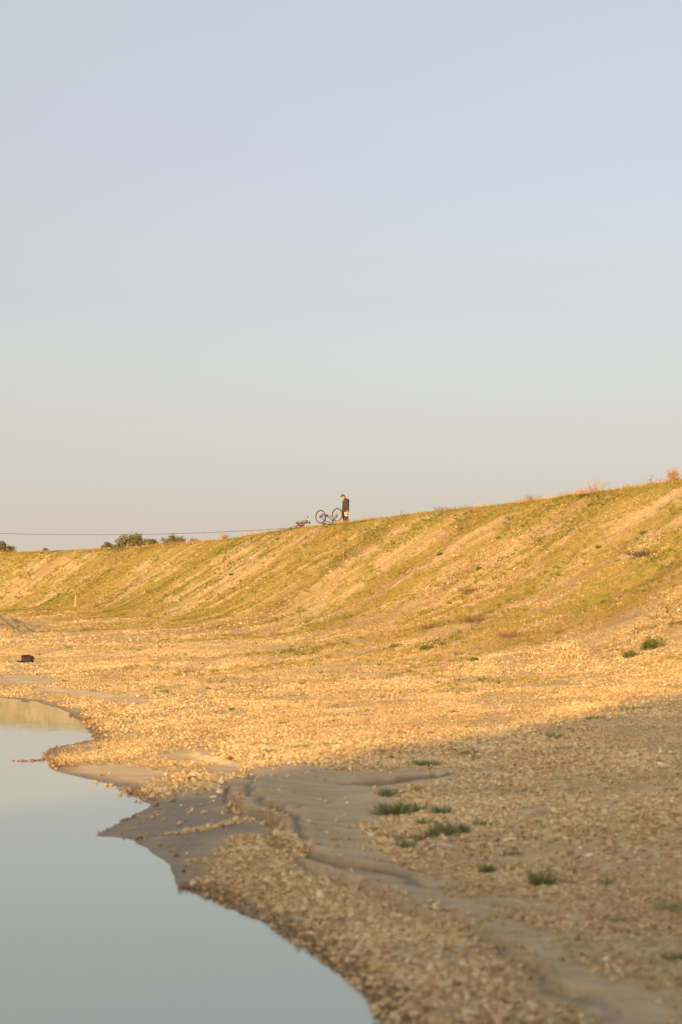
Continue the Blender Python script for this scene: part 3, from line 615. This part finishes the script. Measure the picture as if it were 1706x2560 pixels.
# ---------------------------------------------------------------- person
def make_person():
    """faces -X; feet at z = 0, 1.70 m tall"""
    root = empty('person'); tag(root, 'person in a charcoal hooded jacket with head bowed beside the upturned bicycle', 'person')
    B = MB(); V = Vector
    # legs: the near leg (y < 0) a touch forward of the far one
    for s, kx in ((-1, .035), (1, -.06)):
        B.tube([(kx*.2, s*.085, .92), (kx*.6-.01, s*.095, .70), (kx-.015, s*.10, .48), (kx+.02, s*.10, .28), (kx+.03, s*.10, .09), (kx+.03, s*.10, .05)], [.095, .082, .058, .056, .040, .040], 10)
        B.tube([(kx+.07, s*.10, .045), (kx+.03, s*.10, .055), (kx-.06, s*.105, .045), (kx-.16, s*.11, .03), (kx-.19, s*.11, .028)], [(.035, .035), (.046, .042), (.040, .036), (.030, .040), (.015, .028)], 8)
    B.ball((.0, 0, .93), (.12, .165, .13))
    B.tube([(.0, 0, .88), (-.005, 0, 1.05), (.01, 0, 1.22), (.02, 0, 1.34), (.0, 0, 1.42)], [(.11, .155), (.105, .145), (.115, .17), (.10, .175), (.06, .09)], 12)
    B.tube([(.01, 0, 1.36), (-.05, 0, 1.46), (-.10, 0, 1.51)], [.062, .056, .055], 10)
    hd = Matrix.Rotation(R(-48), 3, 'Y')                          # head bowed towards the bicycle
    hc = V((-.155, 0, 1.535)); H = lambda p: hc+hd@V(p)
    B.ball(H((.015, 0, .02)), (.100, .078, .110), hd, 14, 10); B.ball(H((-.035, 0, -.055)), (.062, .058, .072), hd)
    B.tube([H((-.088, 0, .015)), H((-.112, 0, -.018)), H((-.120, 0, -.032)), H((-.095, 0, -.040))], [.010, .013, .016, .012], 6)   # nose
    B.ball(H((-.088, 0, -.070)), (.014, .026, .011), hd, 8, 6); B.ball(H((-.085, 0, -.104)), (.022, .028, .020), hd, 8, 6)       # lips, chin
    B.ball(H((-.082, 0, .035)), (.020, .055, .012), hd, 8, 6)
    for s in (-1, 1):
        B.ball(H((.012, s*.080, -.012)), (.022, .012, .034), hd, 8, 6)
        # arm, palm and five fingers, hanging by the hip
        sh = V((.02, s*.185, 1.335)); el = V((.075, s*.235, 1.06)); wr = V((.055, s*.225, .83))
        B.tube([sh+V((0, -s*.05, .01)), sh, sh.lerp(el, .5), el, el.lerp(wr, .45), wr], [.055, .056, .048, .042, .038, .027], 10)
        B.tube([wr+V((0, 0, .01)), wr+V((-.004, 0, -.04)), wr+V((-.010, 0, -.085))], [(.028, .020), (.040, .017), (.036, .015)], 8)
        for i, (ox, ln) in enumerate(((-.042, .070), (-.020, .080), (.002, .075), (.022, .058))):
            p = wr+V((ox, 0, -.080)); B.tube([p, p+V((-.006, -s*.004, -ln*.5)), p+V((-.018, -s*.014, -ln))], [.0095, .009, .0075], 6)
        p = wr+V((-.034, -s*.006, -.025)); B.tube([p, p+V((-.028, -s*.010, -.030)), p+V((-.034, -s*.014, -.058))], [.012, .010, .008], 6)
    body = mesh_obj('body', fuse(B, .0075, 3, .45), M_skin, root)
    # eyes and brows
    for s in (-1, 1):
        MB().ball(H((-.086, s*.030, .010)), (.008, .013, .008), hd, 8, 6).build('eye', M_hair, body)
    # hair
    h = MB(); h.ball(H((.030, 0, .045)), (.105, .088, .098), hd, 16, 10, .03); h.ball(H((.070, 0, -.01)), (.055, .078, .085), hd, 12, 8, .04); h.ball(H((-.052, 0, .083)), (.050, .068, .034), hd, 12, 8, .06)
    mesh_obj('hair', fuse(h, .009, 1), M_hair, root)
    # jacket: body, sleeves, raised collar and the hood hanging behind the neck
    J = MB()
    J.tube([(.0, 0, .70), (.0, 0, .72), (.0, 0, .86), (-.005, 0, 1.05), (.01, 0, 1.22), (.02, 0, 1.35), (.012, 0, 1.41)], [(.160, .195), (.165, .205), (.158, .205), (.145, .185), (.145, .20), (.125, .205), (.075, .11)], 16)
    for s in (-1, 1):
        sh = V((.02, s*.18, 1.345)); el = V((.075, s*.235, 1.06)); wr = V((.055, s*.225, .775))
        J.tube([sh+V((0, -s*.06, .02)), sh, sh.lerp(el, .5), el, el.lerp(wr, .5), wr], [.070, .078, .070, .064, .060, .050], 12)
        J.ball((-.05, s*.16, .88), (.11, .05, .075))                # pocket pouch
    J.tube([(.015, 0, 1.38), (-.03, 0, 1.43), (-.075, 0, 1.475)], [(.085, .10), (.085, .092), (.078, .085)], 14)
    J.ball((.115, 0, 1.385), (.075, .125, .055), Matrix.Rotation(R(25), 3, 'Y'), 14, 8); J.ball((.155, 0, 1.36), (.045, .09, .06), None, 12, 8)
    jk = mesh_obj('jacket', fuse(J, .011, 3), M_jacket, root)
    for y_ in (-.035, .035): MB().tube([(-.105, y_*1.6, 1.43), (-.135, y_*1.6, 1.36), (-.14, y_*1.5, 1.29)], .0045, 5).build('drawstring', M_white, jk)
    MB().tube([(-.04, -.108, 1.435), (.0, -.118, 1.40), (.03, -.125, 1.37)], .006, 5).build('hood_trim', M_white, jk)
    # trousers
    T = MB()
    for s, kx in ((-1, .035), (1, -.06)):
        T.tube([(kx*.2, s*.085, .94), (kx*.6-.01, s*.095, .70), (kx-.015, s*.10, .48), (kx+.02, s*.10, .28), (kx+.03, s*.10, .085)], [.118, .108, .092, .086, .074], 12)
    T.ball((.0, 0, .90), (.135, .178, .13))
    tr = mesh_obj('trousers', fuse(T, .011, 3), M_trouser, root)
    for s, kx in ((-1, .035), (1, -.06)):
        S = MB(); S.tube([(kx+.075, s*.10, .048), (kx+.03, s*.10, .06), (kx-.06, s*.105, .05), (kx-.165, s*.11, .036), (kx-.20, s*.11, .032)], [(.045, .045), (.055, .050), (.048, .045), (.038, .048), (.020, .034)], 10)
        S.build('shoe', M_shoe, root)
    # pale printed panel round the near knee: white band with a pink field
    def panel(z0, z1, r, q0, q1, m_, nm, par):
        P = MB(); n = 14; vs = []; fs = []
        for j, z in enumerate((z0, z1)):
            t = (z-.48)/.22; cx = .02+(.011-.02)*t; cy = -.10+.005*t
            for i in range(n+1):
                q = q0+(q1-q0)*i/n; vs.append((cx+math.cos(q)*(r+.014*t), cy+math.sin(q)*(r+.014*t), z))
                vs.append((cx+math.cos(q)*(r-.02+.014*t), cy+math.sin(q)*(r-.02+.014*t), z))
        w_ = 2*(n+1)
        for i in range(n):
            a = 2*i; fs += [(a, a+2, w_+a+2, w_+a), (a, a+1, a+3, a+2), (w_+a, w_+a+2, w_+a+3, w_+a+1)]
        P.add(vs, fs); o = P.build(nm, m_, par); return o
    pw = panel(.46, .68, .104, R(178), R(345), M_white, 'knee_panel', tr); pw['label'] = 'white and pink panel on the near trouser leg'
    panel(.52, .685, .108, R(200), R(345), M_pinkcloth, 'panel_print', tr)
    return root
person = make_person(); person.location = (.25, 76.75, 6.86); person.rotation_euler = (0, 0, R(18)); person.scale = (.985, .985, .985)

# ---------------------------------------------------------------- backpack, stake, cable
def make_backpack():
    root = empty('backpack'); tag(root, 'black backpack with a maroon flap lying on the gravel near the water', 'backpack')
    b = MB(); b.ball((0, 0, .12), (.21, .13, .115), None, 16, 10); b.ball((.06, -.01, .13), (.16, .13, .12)); b.ball((.15, 0, .095), (.075, .12, .095)); b.ball((.02, -.06, .07), (.17, .08, .07)); b.ball((-.14, 0, .12), (.07, .11, .10))
    bo = mesh_obj('main_pocket', fuse(b, .012, 5), M_bagg, root)
    f = MB(); f.tube([(-.20, 0, .155), (-.13, 0, .205), (.0, 0, .225), (.13, 0, .215), (.20, 0, .175)], [(.02, .075), (.035, .115), (.035, .125), (.033, .115), (.02, .08)], 10); mesh_obj('flap', fuse(f, .012, 3), M_maroon, root)
    c = MB(); c.tube([(-.235, -.02, .205), (-.17, -.02, .245), (-.05, -.01, .258), (.06, 0, .25)], [.024, .034, .032, .02], 8); c.build('rolled_edge', M_bag, root)
    p = MB(); p.ball((.04, -.125, .09), (.12, .035, .07)); p.box((.04, -.135, .09), (.17, .035, .09)); mesh_obj('front_pocket', fuse(p, .010, 4), M_bag, root)
    for s, k in ((0, 1.0), (.09, .8)):
        st = MB(); pts = [(-.10, -.10+s, .07), (-.19, -.16+s, .045), (-.30*k-.02, -.20+s, .035), (-.34*k, -.16+s, .03), (-.27*k, -.11+s, .025), (-.16, -.05+s, .05)]
        st.tube(pts, [(.016, .010)]*6, 8); st.build('shoulder_strap', M_bag, root)
    MB().tube([(-.02, -.02, .25), (-.06, -.02, .285), (-.11, -.02, .25)], .010, 6).build('haul_loop', M_bag, root)
    MB().tube([(-.05, -.13, .03), (-.02, -.20, .015), (.05, -.20, .012)], .010, 6).build('waist_strap', M_bag, root)
    return root
bp = make_backpack(); bp.location = (-10.26, 46.6, hz(-10.26, 46.6)-.01); bp.rotation_euler = (R(-6), R(11), R(14)); bp.scale = (.95, 1.0, 1.0)
sx_, sy_ = -18.03, 96.46; stake = MB(); hs = .78
stake.tube([(0, 0, -.25), (0, 0, 0), (.012, 0, hs*.6), (.02, .0, hs), (.02, .0, hs+.03)], [.050, .050, .048, .046, .022], 4)
so = stake.build('wooden_stake', M_wood, None, False); so.location = (sx_, sy_, hz(sx_, sy_)); so.rotation_euler = (0, R(2), R(30)); tag(so, 'short pale wooden stake upright at the foot of the bank', 'stake')
cb = MB(); pts = []
for i in range(80):
    px = -420+1740*i/79.0; py = 1337.3-6.84e-5*(px-230)**2
    yy = 178.0; pts.append(((px-853)/3554*yy, yy, 2.15+(1530-py)/3554*yy))
cb.tube(pts, .026, 6); tag(cb.build('overhead_cable', M_cable), 'thin dark overhead cable sagging across the sky above the trees', 'cable')

# ---------------------------------------------------------------- trees beyond the bank
def make_tree(label, x, y, ztop, wid, seed, crown_f=.8):
    random.seed(seed); g = hz(x, y); h = ztop+.25-g
    root = empty('evergreen_tree', (x, y, g)); tag(root, label, 'tree', 'evergreen trees behind the bank')
    t = MB(); t.tube([(0, 0, -.2), (.03, .02, h*.25), (-.03, .03, h*.5), (.02, 0, h*.8)], [.035*h, .028*h, .02*h, .006*h], 8)
    tips = []
    for i in range(9):
        a = i*2.4+random.uniform(-.3, .3); z0 = h*random.uniform(.22, .6); r = wid*.5*random.uniform(.45, .85); z1 = min(h*.92, z0+h*random.uniform(.15, .35))
        t.tube([(0, .02, z0), (math.cos(a)*r*.5, math.sin(a)*r*.5, (z0+z1)/2+.05*h), (math.cos(a)*r, math.sin(a)*r, z1)], [.014*h, .009*h, .003*h], 5); tips.append((math.cos(a)*r, math.sin(a)*r, z1))
    t.build('trunk', M_bark, root)
    c = MB(); n = int(80*max(.6, wid/3)); cz = h*(1-crown_f*.5); rz = h*crown_f*.5
    for i in range(n):
        u = random.uniform(0, 6.283); ph = math.acos(random.uniform(-.75, 1)); q = random.uniform(.55, 1.0)
        lob = 1+.16*math.sin(3*u+seed)+.12*math.sin(5*u+2*seed)
        p = Vector((math.sin(ph)*math.cos(u)*wid*.5*q*lob, math.sin(ph)*math.sin(u)*wid*.5*q*lob, cz+math.cos(ph)*rz*q*.96)); rc = wid*random.uniform(.08, .16)
        for k in range(70):
            d = Vector((random.gauss(0, 1), random.gauss(0, 1), random.gauss(0, .8))); d = d.normalized()*random.random()**.5
            o = p+d*rc; s = random.uniform(.05, .11); a_ = Vector((random.uniform(-1, 1), random.uniform(-1, 1), random.uniform(-.4, 1))).normalized(); b_ = a_.orthogonal().normalized()
            e1 = a_*s*1.3; e2 = b_*s*.7; c.add([o-e1, o+e2, o+e1, o-e2], [(0, 1, 2, 3)])
    c.build('crown', M_oak, root, False); return root
def tx(px, y): return (px*1.088-853)/3554*y
def tz(py, y): return 2.15+(1530-py*1.088)/3554*y
for i, (px, top, wd, y, lb) in enumerate([
    (3, 1250, 50, 168, 'dark evergreen tree cut off by the left edge of the picture'),
    (104, 1262, 17, 172, 'tiny treetop just peeping over the crest at far left'),
    (246, 1251, 32, 166, 'low ragged evergreen just left of the largest tree'),
    (305, 1232, 66, 170, 'largest rounded evergreen tree of the row behind the bank'),
    (349, 1240, 26, 167, 'small evergreen touching the right side of the largest tree'),
    (402, 1236, 56, 171, 'second largest evergreen tree standing alone right of the largest'),
    (446, 1243, 48, 168, 'low evergreen at the right end of the row, behind dry grass')]):
    make_tree(lb, tx(px, y), y, tz(top, y), wd*1.3*y/3554, 100+i)

# ---------------------------------------------------------------- plants that can be picked out
def put(name, label, cat, group, x, y, mb, mat, extra=None, sink=.015):
    o = mb.build(name, mat, None, False); o.location = (x, y, hz(x, y)-sink); tag(o, label, cat, group)
    if extra:
        nm, m2, mt2 = extra; e = m2.build(nm, mt2, o, False); e['kind'] = 'stuff'
    return o
def tuft(w_, h, n, spread=.8, wd=.010, elong=1.0):
    m = MB()
    for i in range(n):
        a = random.uniform(0, 6.283); r = w_*.5*math.sqrt(random.random()); p = Vector((math.cos(a)*r*elong, math.sin(a)*r/elong, 0))
        d = Vector((math.cos(a)*spread*random.uniform(.1, 1), math.sin(a)*spread*random.uniform(.1, 1), 1)); m.blade(p, d, h*random.uniform(.45, 1.1), wd*random.uniform(.6, 1.4), random.uniform(.1, .7))
    return m
def weed(w_, h, n, spread=.9, wd=.010, elong=1.0):
    """a low tuft of a few unequal sub-clumps"""
    m = MB(); cs = [(0, 0, 1.0)]+[(random.uniform(-.26, .26)*w_*elong, random.uniform(-.26, .26)*w_/elong, random.uniform(.45, 1.0)) for _ in range(random.choice((3, 4, 5)))]
    for i in range(n):
        cx, cy, hk = cs[i % len(cs)]; t = random.random() if random.random() < .6 else 1.0; a = random.uniform(0, 6.283); r = math.sqrt(random.random())*.22*w_; p = Vector((cx*t+math.cos(a)*r*elong, cy*t+math.sin(a)*r/elong, 0))
        d = Vector((math.cos(a)*spread*random.uniform(.1, 1), math.sin(a)*spread*random.uniform(.1, 1), 1)); m.blade(p, d, h*hk*random.uniform(.35, 1.15), wd*random.uniform(.6, 1.4), random.uniform(.1, .8))
    return m
def leafbush(w_, h, n, ls):
    m = MB()
    for i in range(n):
        u = random.uniform(0, 6.283); ph = math.acos(random.uniform(-.1, 1)); q = random.random()**.4
        p = Vector((math.sin(ph)*math.cos(u)*w_/2*q, math.sin(ph)*math.sin(u)*w_/2*q, max(.0, math.cos(ph)*h*q)))*(1+.2*math.sin(3*u+n))
        a = Vector((random.uniform(-1, 1), random.uniform(-1, 1), random.uniform(-.3, 1))).normalized(); b = a.orthogonal(); s = ls*random.uniform(.5, 1.2)
        m.add([p-a*s, p+b*s*.5, p+a*s, p-b*s*.5], [(0, 1, 2, 3)])
    return m
def twigs(w_, h, n, depth=3, thick=.006, lean=0.0):
    m = MB()
    def grow(p, d, L, r, k):
        mid = p+d*L*.5+Vector((random.uniform(-1, 1), random.uniform(-1, 1), random.uniform(-.5, 1)))*L*.10; e = mid+(d+Vector((random.uniform(-.3, .3), random.uniform(-.3, .3), .05))).normalized()*L*.5
        m.tube([p, mid, e], [r, r*.8, r*.5], 3, False)
        if k > 0:
            for j in range(random.choice((2, 3))):
                q = mid.lerp(e, random.uniform(.2, 1.0)); dd = (d+Vector((random.uniform(-.8, .8), random.uniform(-.8, .8), random.uniform(-.3, .5)))).normalized(); grow(q, dd, L*random.uniform(.45, .7), r*.6, k-1)
    for i in range(n):
        a = random.uniform(0, 6.283); sp = random.uniform(.2, 1)*w_/h*.8
        d = Vector((math.cos(a)*sp+lean, math.sin(a)*sp, random.uniform(.5, 1))).normalized(); grow(Vector((random.uniform(-.1, .1)*w_, random.uniform(-.1, .1)*w_, 0)), d, h*random.uniform(.35, .6), thick, depth)
    return m
random.seed(33)
SG = 'dead shrubs and dry plants along the crest'
m = twigs(.55, .62, 60, 2, .005); put('dry_bush', 'dense tan dry bush on the crest at the right edge of the picture', 'bush', SG, 12.30, 52.35, m, M_straw, ('leaves', leafbush(.62, .62, 500, .03), M_straw))
m = twigs(.5, .5, 5, 2, .005); put('dry_shrub', 'sparse sprig with dark seed heads next to the dense tan bush', 'shrub', SG, 11.75, 53.6, m, M_brown, ('seed_heads', leafbush(.5, .42, 40, .03), M_twig))
m = twigs(1.9, .75, 22, 3, .006, -.15); put('dead_shrub', 'widest dead shrub on the crest with long arching straw twigs', 'shrub', SG, 10.25, 56.7, m, M_straw, ('dead_grass', tuft(1.3, .32, 500, 1.2, .008, 1.3), M_straw))
m = twigs(.8, .45, 8, 2, .003); put('dry_shrub', 'faint thin twigs on the crest right of the dark bare shrub', 'shrub', SG, 9.28, 58.8, m, M_brown)
m = twigs(1.1, .52, 9, 3, .007); put('dead_shrub', 'dark bare shrub with twisted twigs low on the crest', 'shrub', SG, 8.3, 61.5, m, M_twig, ('dead_grass', tuft(1.2, .25, 260, 1.0, .007), M_straw))
m = tuft(1.5, .30, 420, 1.0, .008, 1.4); put('dry_brush', 'low reddish dry brush along the crest midway to the right edge', 'dry grass', SG, 5.45, 66.7, m, M_brown)
m = twigs(.35, .55, 3, 2, .005); put('dry_twig', 'lone forked bare twig standing on the crest right of the person', 'twig', SG, 2.95, 70.9, m, M_twig)
m = twigs(.7, .62, 60, 2, .004); put('dry_bush', 'pale tan dry bush on the crest left of the lying bicycle', 'bush', SG, -7.87, 95.6, m, M_straw, ('leaves', leafbush(.9, .55, 350, .03), M_straw))
m = tuft(1.5, .6, 110, .9, .008, 1.3); put('tall_dry_grass', 'loose tall straw grass on the crest between tan bush and lying bicycle', 'dry grass', SG, -4.96, 88.2, m, M_straw)
m = tuft(2.2, .75, 130, .9, .010, 1.3); put('tall_dry_grass', 'brownish dry grass rising in front of the right end of the tree row', 'dry grass', SG, -11.6, 101.3, m, M_brown)
m = tuft(.7, .9, 40, .5, .010); put('tall_dry_grass', 'thin dry stalks in front of the largest tree', 'dry grass', SG, -16.3, 107.4, m, M_straw)
m = tuft(1.2, .30, 360, .9, .008, 1.3); put('dry_grass_tuft', 'straw grass on the crest at the feet of the person', 'dry grass', SG, .55, 75.9, m, M_straw)
m = tuft(1.2, .24, 300, .9, .008, 1.3); put('dry_grass_tuft', 'straw grass on the crest just right of the person', 'dry grass', SG, 1.75, 73.6, m, M_straw)
# on the bank
KG = 'plants on the sunlit bank'
m = leafbush(.62, .30, 700, .035); put('green_bush', 'bright green leafy bush low on the bank near the right edge', 'bush', KG, 7.61, 34.9, m, M_green, ('dry_stems', twigs(.7, .42, 10, 2, .004), M_straw))
m = leafbush(.55, .15, 380, .03); put('green_bush', 'smaller flat green bush just below and left of the bright green bush', 'bush', KG, 7.05, 34.5, m, M_green, ('dry_stems', twigs(.5, .25, 6, 2, .003), M_brown))
m = leafbush(.6, .11, 700, .036); put('green_weed', 'flat green weed patch at the foot of the bank in the middle', 'weed', KG, 2.6, 42.4, m, M_green)
m = leafbush(.5, .11, 260, .03); put('green_weed', 'small green weed left of the flat green weed patch', 'weed', KG, 1.72, 44.7, m, M_green)
m = tuft(1.0, .32, 420, .8, .010, 1.2); put('brown_grass_clump', 'dense brown grass clump low on the bank above the flat green weed patch', 'dry grass', KG, 4.38, 46.1, m, M_brown, ('green_leaves', leafbush(.4, .10, 90, .03), M_green))
m = tuft(1.0, .26, 380, .9, .010, 1.3); put('brown_grass_clump', 'brown grass clump halfway up the bank right of the middle', 'dry grass', KG, 4.94, 51.9, m, M_brown)
m = tuft(.9, .26, 360, .9, .010, 1.3); put('brown_grass_clump', 'dark brown grass clump high on the bank near the right edge', 'dry grass', KG, 9.72, 45.6, m, M_twig, ('green_leaves', leafbush(.7, .12, 120, .03), M_green))
m = tuft(.9, .24, 320, .9, .010, 1.2); put('brown_grass_clump', 'brown grass clump where the bank meets the gravel in the middle', 'dry grass', KG, 3.03, 47.1, m, M_brown)
m = twigs(1.0, .5, 12, 3, .006); put('dead_shrub', 'dead dark stemmed shrub high on the bank below the crest right of the person', 'shrub', KG, 5.44, 63.0, m, M_twig, ('dry_stems', twigs(1.0, .45, 14, 2, .005), M_straw))
m = twigs(.9, .5, 10, 3, .005); put('dead_shrub', 'pale dead twigs sprawling on the mid bank below the person', 'shrub', KG, 1.75, 61.0, m, M_straw)
m = twigs(.6, .55, 7, 2, .005); put('dead_shrub', 'small upright dead twigs on the lower bank below the person', 'shrub', KG, 1.88, 58.1, m, M_brown)
m = tuft(.9, .22, 300, .9, .010, 1.3); put('brown_grass_clump', 'brown grass clump on the lower bank left of the bright green bush', 'dry grass', KG, 5.09, 41.1, m, M_brown)
for x, y, lb in ((5.29, 54.7, 'midway up the bank above the brown clump right of the middle'), (7.79, 42.1, 'above and left of the bright green bush'), (-3.57, 80.8, 'just under the crest below the lying bicycle'), (3.56, 38.2, 'on gravel at the bank foot right of the flat green weed patch'), (.23, 47.7, 'at the bank foot straight below the person'), (6.4, 57.5, 'high on the bank below the dark bare shrub'), (8.9, 49.0, 'on the bank below the widest dead shrub'), (-1.2, 70.5, 'on the mid bank below the upturned bicycle'), (-6.0, 78.0, 'low on the bank left of the lying bicycle'), (-9.0, 88.0, 'low on the bank right of the wooden stake'), (4.2, 60.0, 'on the bank below the dead dark stemmed shrub'), (10.2, 47.8, 'high on the bank near the dark brown clump at the right edge')):
    put('green_weed', 'little green weed '+lb, 'weed', 'little green weeds on the bank', x, y, leafbush(random.uniform(.22, .32), random.uniform(.08, .12), 240, .036), M_green)
# on the beach, in the sun
LG = 'little green tufts on the sunlit gravel'
for x, y, lb in ((-3.4, 30.17, 'the widest tuft right of the upper sand tongue'), (-3.38, 26.89, 'level with the bay of the pond, nearest the water'), (-4.01, 30.43, 'just below the right tip of the upper sand tongue'), (-1.03, 25.31, 'mid beach, left of two neighbours'), (-.07, 25.23, 'mid beach, bright and upright'), (.26, 23.54, 'greyish, right of the bright upright one'), (-7.7, 39.9, 'just above the left end of the upper sand tongue'), (-6.21, 37.84, 'touching the upper sand tongue midway'), (-5.63, 38.2, 'just above the middle of the upper sand tongue'), (-4.37, 35.56, 'above the right end of the upper sand tongue'), (-4.04, 34.16, 'right beside the right end of the upper sand tongue'), (-3.3, 35.7, 'well right of the upper sand tongue'), (-1.73, 34.66, 'alone between the upper sand tongue and the bank'), (-1.58, 41.96, 'furthest up towards the bank in the middle'), (-7.55, 42.85, 'right of the backpack towards the bank'), (-12.07, 51.5, 'behind the backpack at the left edge'), (.49, 21.8, 'just above the shade edge left of the middle'), (2.01, 25.83, 'right of the middle a little above the shade'), (-2.2, 29.0, 'between the sand tongue and mid beach'), (3.3, 30.5, 'furthest right on the sunlit gravel')):
    w_ = random.uniform(.13, .26); put('green_tuft', 'little green tuft on sunlit gravel, '+lb, 'grass tuft', LG, x, y, weed(w_*1.2, random.uniform(.06, .11), 110, .9, .014, random.uniform(1, 1.2)), M_green)
for x, y, w_, lb in ((-1.13, 21.37, .5, 'green grass patch left of its neighbours above the sand flat'), (-.59, 20.78, .42, 'green grass patch in the middle above the sand flat'), (-.12, 20.95, .40, 'green grass patch furthest right in the sun above the sand flat'), (-.98, 20.32, .30, 'low green tuft nearest the top edge of the sand flat')):
    put('grass_patch', lb, 'grass tuft', 'grass patches above the sand flat', x, y, weed(w_*1.1, .10, 220, .9, .012, 1.3), M_green)
# on the beach, in the shade
HG = 'green tufts on the shaded gravel'
for x, y, w_, h, n, lb in (
    (1.11, 18.24, .42, .09, 130, 'long low green tuft on shaded gravel just above the sand flat'),
    (.60, 19.7, .40, .08, 110, 'green tuft on the edge of the shade above the sand flat'),
    (3.11, 20.87, .22, .10, 80, 'small dark tuft near the edge of the shade towards the right'),
    (4.06, 22.8, .34, .08, 90, 'dark tuft on the edge of the shade, second from the right edge'),
    (4.95, 24.1, .75, .10, 220, 'long green patch on the edge of the shade at the right edge'),
    (.51, 15.8, .26, .09, 90, 'green tuft at the right end of the sand flat'),
    (.50, 14.45, .32, .15, 200, 'tall blue green clump at the lower right of the sand flat'),
    (.77, 14.5, .30, .11, 150, 'middle clump of the green row right of the sand flat'),
    (.99, 14.2, .20, .11, 110, 'right end clump of the green row right of the sand flat'),
    (1.02, 13.13, .38, .11, 230, 'wide bright green clump on the gravel below the green row'),
    (.55, 12.5, .22, .09, 120, 'small green clump on the gravel beside the lower sand edge'),
    (.41, 12.93, .26, .06, 90, 'flat green tuft between the tall clump and the small clump'),
    (1.43, 11.98, .26, .05, 110, 'flat dark tuft with dry bits in the middle of the shaded gravel'),
    (1.15, 11.31, .11, .10, 90, 'small upright blue green tuft left of the round one'),
    (1.48, 10.76, .17, .13, 150, 'round blue green tuft alone on the near gravel'),
    (2.27, 9.9, .34, .06, 190, 'flat green mat cut off by the right edge of the picture'),
    (1.80, 9.5, .13, .04, 60, 'thin green sprig below the flat green mat'),
    (1.96, 8.5, .22, .05, 110, 'nearest green tuft low down at the right edge'),
    (1.97, 10.75, .11, .05, 50, 'faint little tuft between the round tuft and the green mat'),
    (3.46, 15.0, .16, .05, 50, 'faint little tuft at the right edge of the shaded slope'),
    (.80, 13.75, .24, .08, 110, 'ragged tuft between the green row and the wide bright clump'),
    (1.30, 13.45, .20, .07, 90, 'ragged tuft just right of the wide bright clump'),
    (.72, 12.95, .20, .06, 80, 'low tuft left below the wide bright clump'),
    (1.75, 19.3, .30, .07, 90, 'low tuft on the shade edge right of the sand flat'),
    (2.35, 20.1, .26, .07, 80, 'low tuft on the shade edge halfway to the right')):
    put('green_tuft', lb, 'grass tuft', HG, x, y, weed(w_*1.35, h*1.35, int(n*2.2), .9, .010, 1.15 if w_ > .3 else 1.0), M_blue)
# ---------------------------------------------------------------- stones that stand out
M_pale = plain('pale_flint', (.66, .58, .44), .7, .12, 20); M_rust = plain('rusty_red_stone', (.20, .085, .05), .8, .2, 20); M_tanst = plain('tan_flint', (.46, .30, .14), .8, .2, 20); M_dk = plain('dark_clod', (.10, .065, .04), .9, .2, 20)
def rock(label, x, y, s, mat, seed, group=None, z=None, name='stone'):
    me = stone_mesh(seed, 3); o = mesh_obj(name, me, mat); o.scale = s; o.rotation_euler = (0, 0, seed*1.3)
    o.location = (x, y, (hz(x, y) if z is None else z)+s[2]*.35); tag(o, label, 'stone', group); return o
rock('large pale upright flint on the near gravel beside the water', -.16, 10.72, (.030, .025, .040), M_pale, 21)
rock('rusty red stone sitting alone in the water at the shore', -1.245, 11.2, (.024, .020, .026), M_rust, 22, z=.0)
rock('larger pale flint at the top left of the sand flat', -1.42, 16.80, (.055, .045, .035), M_pale, 23)
rock('smaller pale flint just below the larger one at the sand flat', -1.47, 16.52, (.045, .03, .022), M_pale, 24)
rock('dark clod on the sunlit sand above the sand flat', -1.52, 19.54, (.045, .04, .04), M_dk, 25)
rock('brown clod at the top of the stony tongue', -1.86, 17.95, (.07, .05, .045), M_dk, 26)
rock('tan boulder beside the brown clod on the stony tongue', -1.99, 18.15, (.06, .05, .04), M_tanst, 27)
for i, (x, y, s) in enumerate(((-4.74, 20.74, .022), (-4.60, 20.70, .03), (-4.545, 20.72, .026), (-4.47, 20.76, .036), (-4.40, 20.80, .030), (-4.34, 20.86, .036), (-4.66, 20.72, .018))):
    rock(('outermost', 'third', 'middle', 'third last', 'second last', 'innermost', 'smallest')[i]+' reddish stone in the short line awash off the spit', x, y, (s*1.3, s, s*.6), M_rust, 40+i, 'line of stones awash off the spit', z=.0)
for i, (x, y, s) in enumerate(((-4.01, 19.99, .04), (-3.9, 19.66, .035), (-2.27, 16.23, .03), (-2.24, 16.42, .03), (-2.91, 17.81, .05), (-2.85, 17.83, .045), (-2.60, 16.9, .045), (-3.1, 18.12, .05), (-2.33, 16.33, .025))):
    rock('orange stone on the waterline '+('at the left tip of the spit', 'just below the left tip of the spit', 'in the notch left of the wet sand', 'at the head of the notch by the wet sand', 'midway along the stony tongue, left of a pair', 'midway along the stony tongue, right of a pair', 'near the right end of the stony tongue', 'alone left of the stony tongue pair', 'awash in the notch, the smallest there')[i], x, y, (s*.75, s*.6, s*.42), M_tanst, 60+i, 'stones on the waterline of the stony tongue', z=.005)
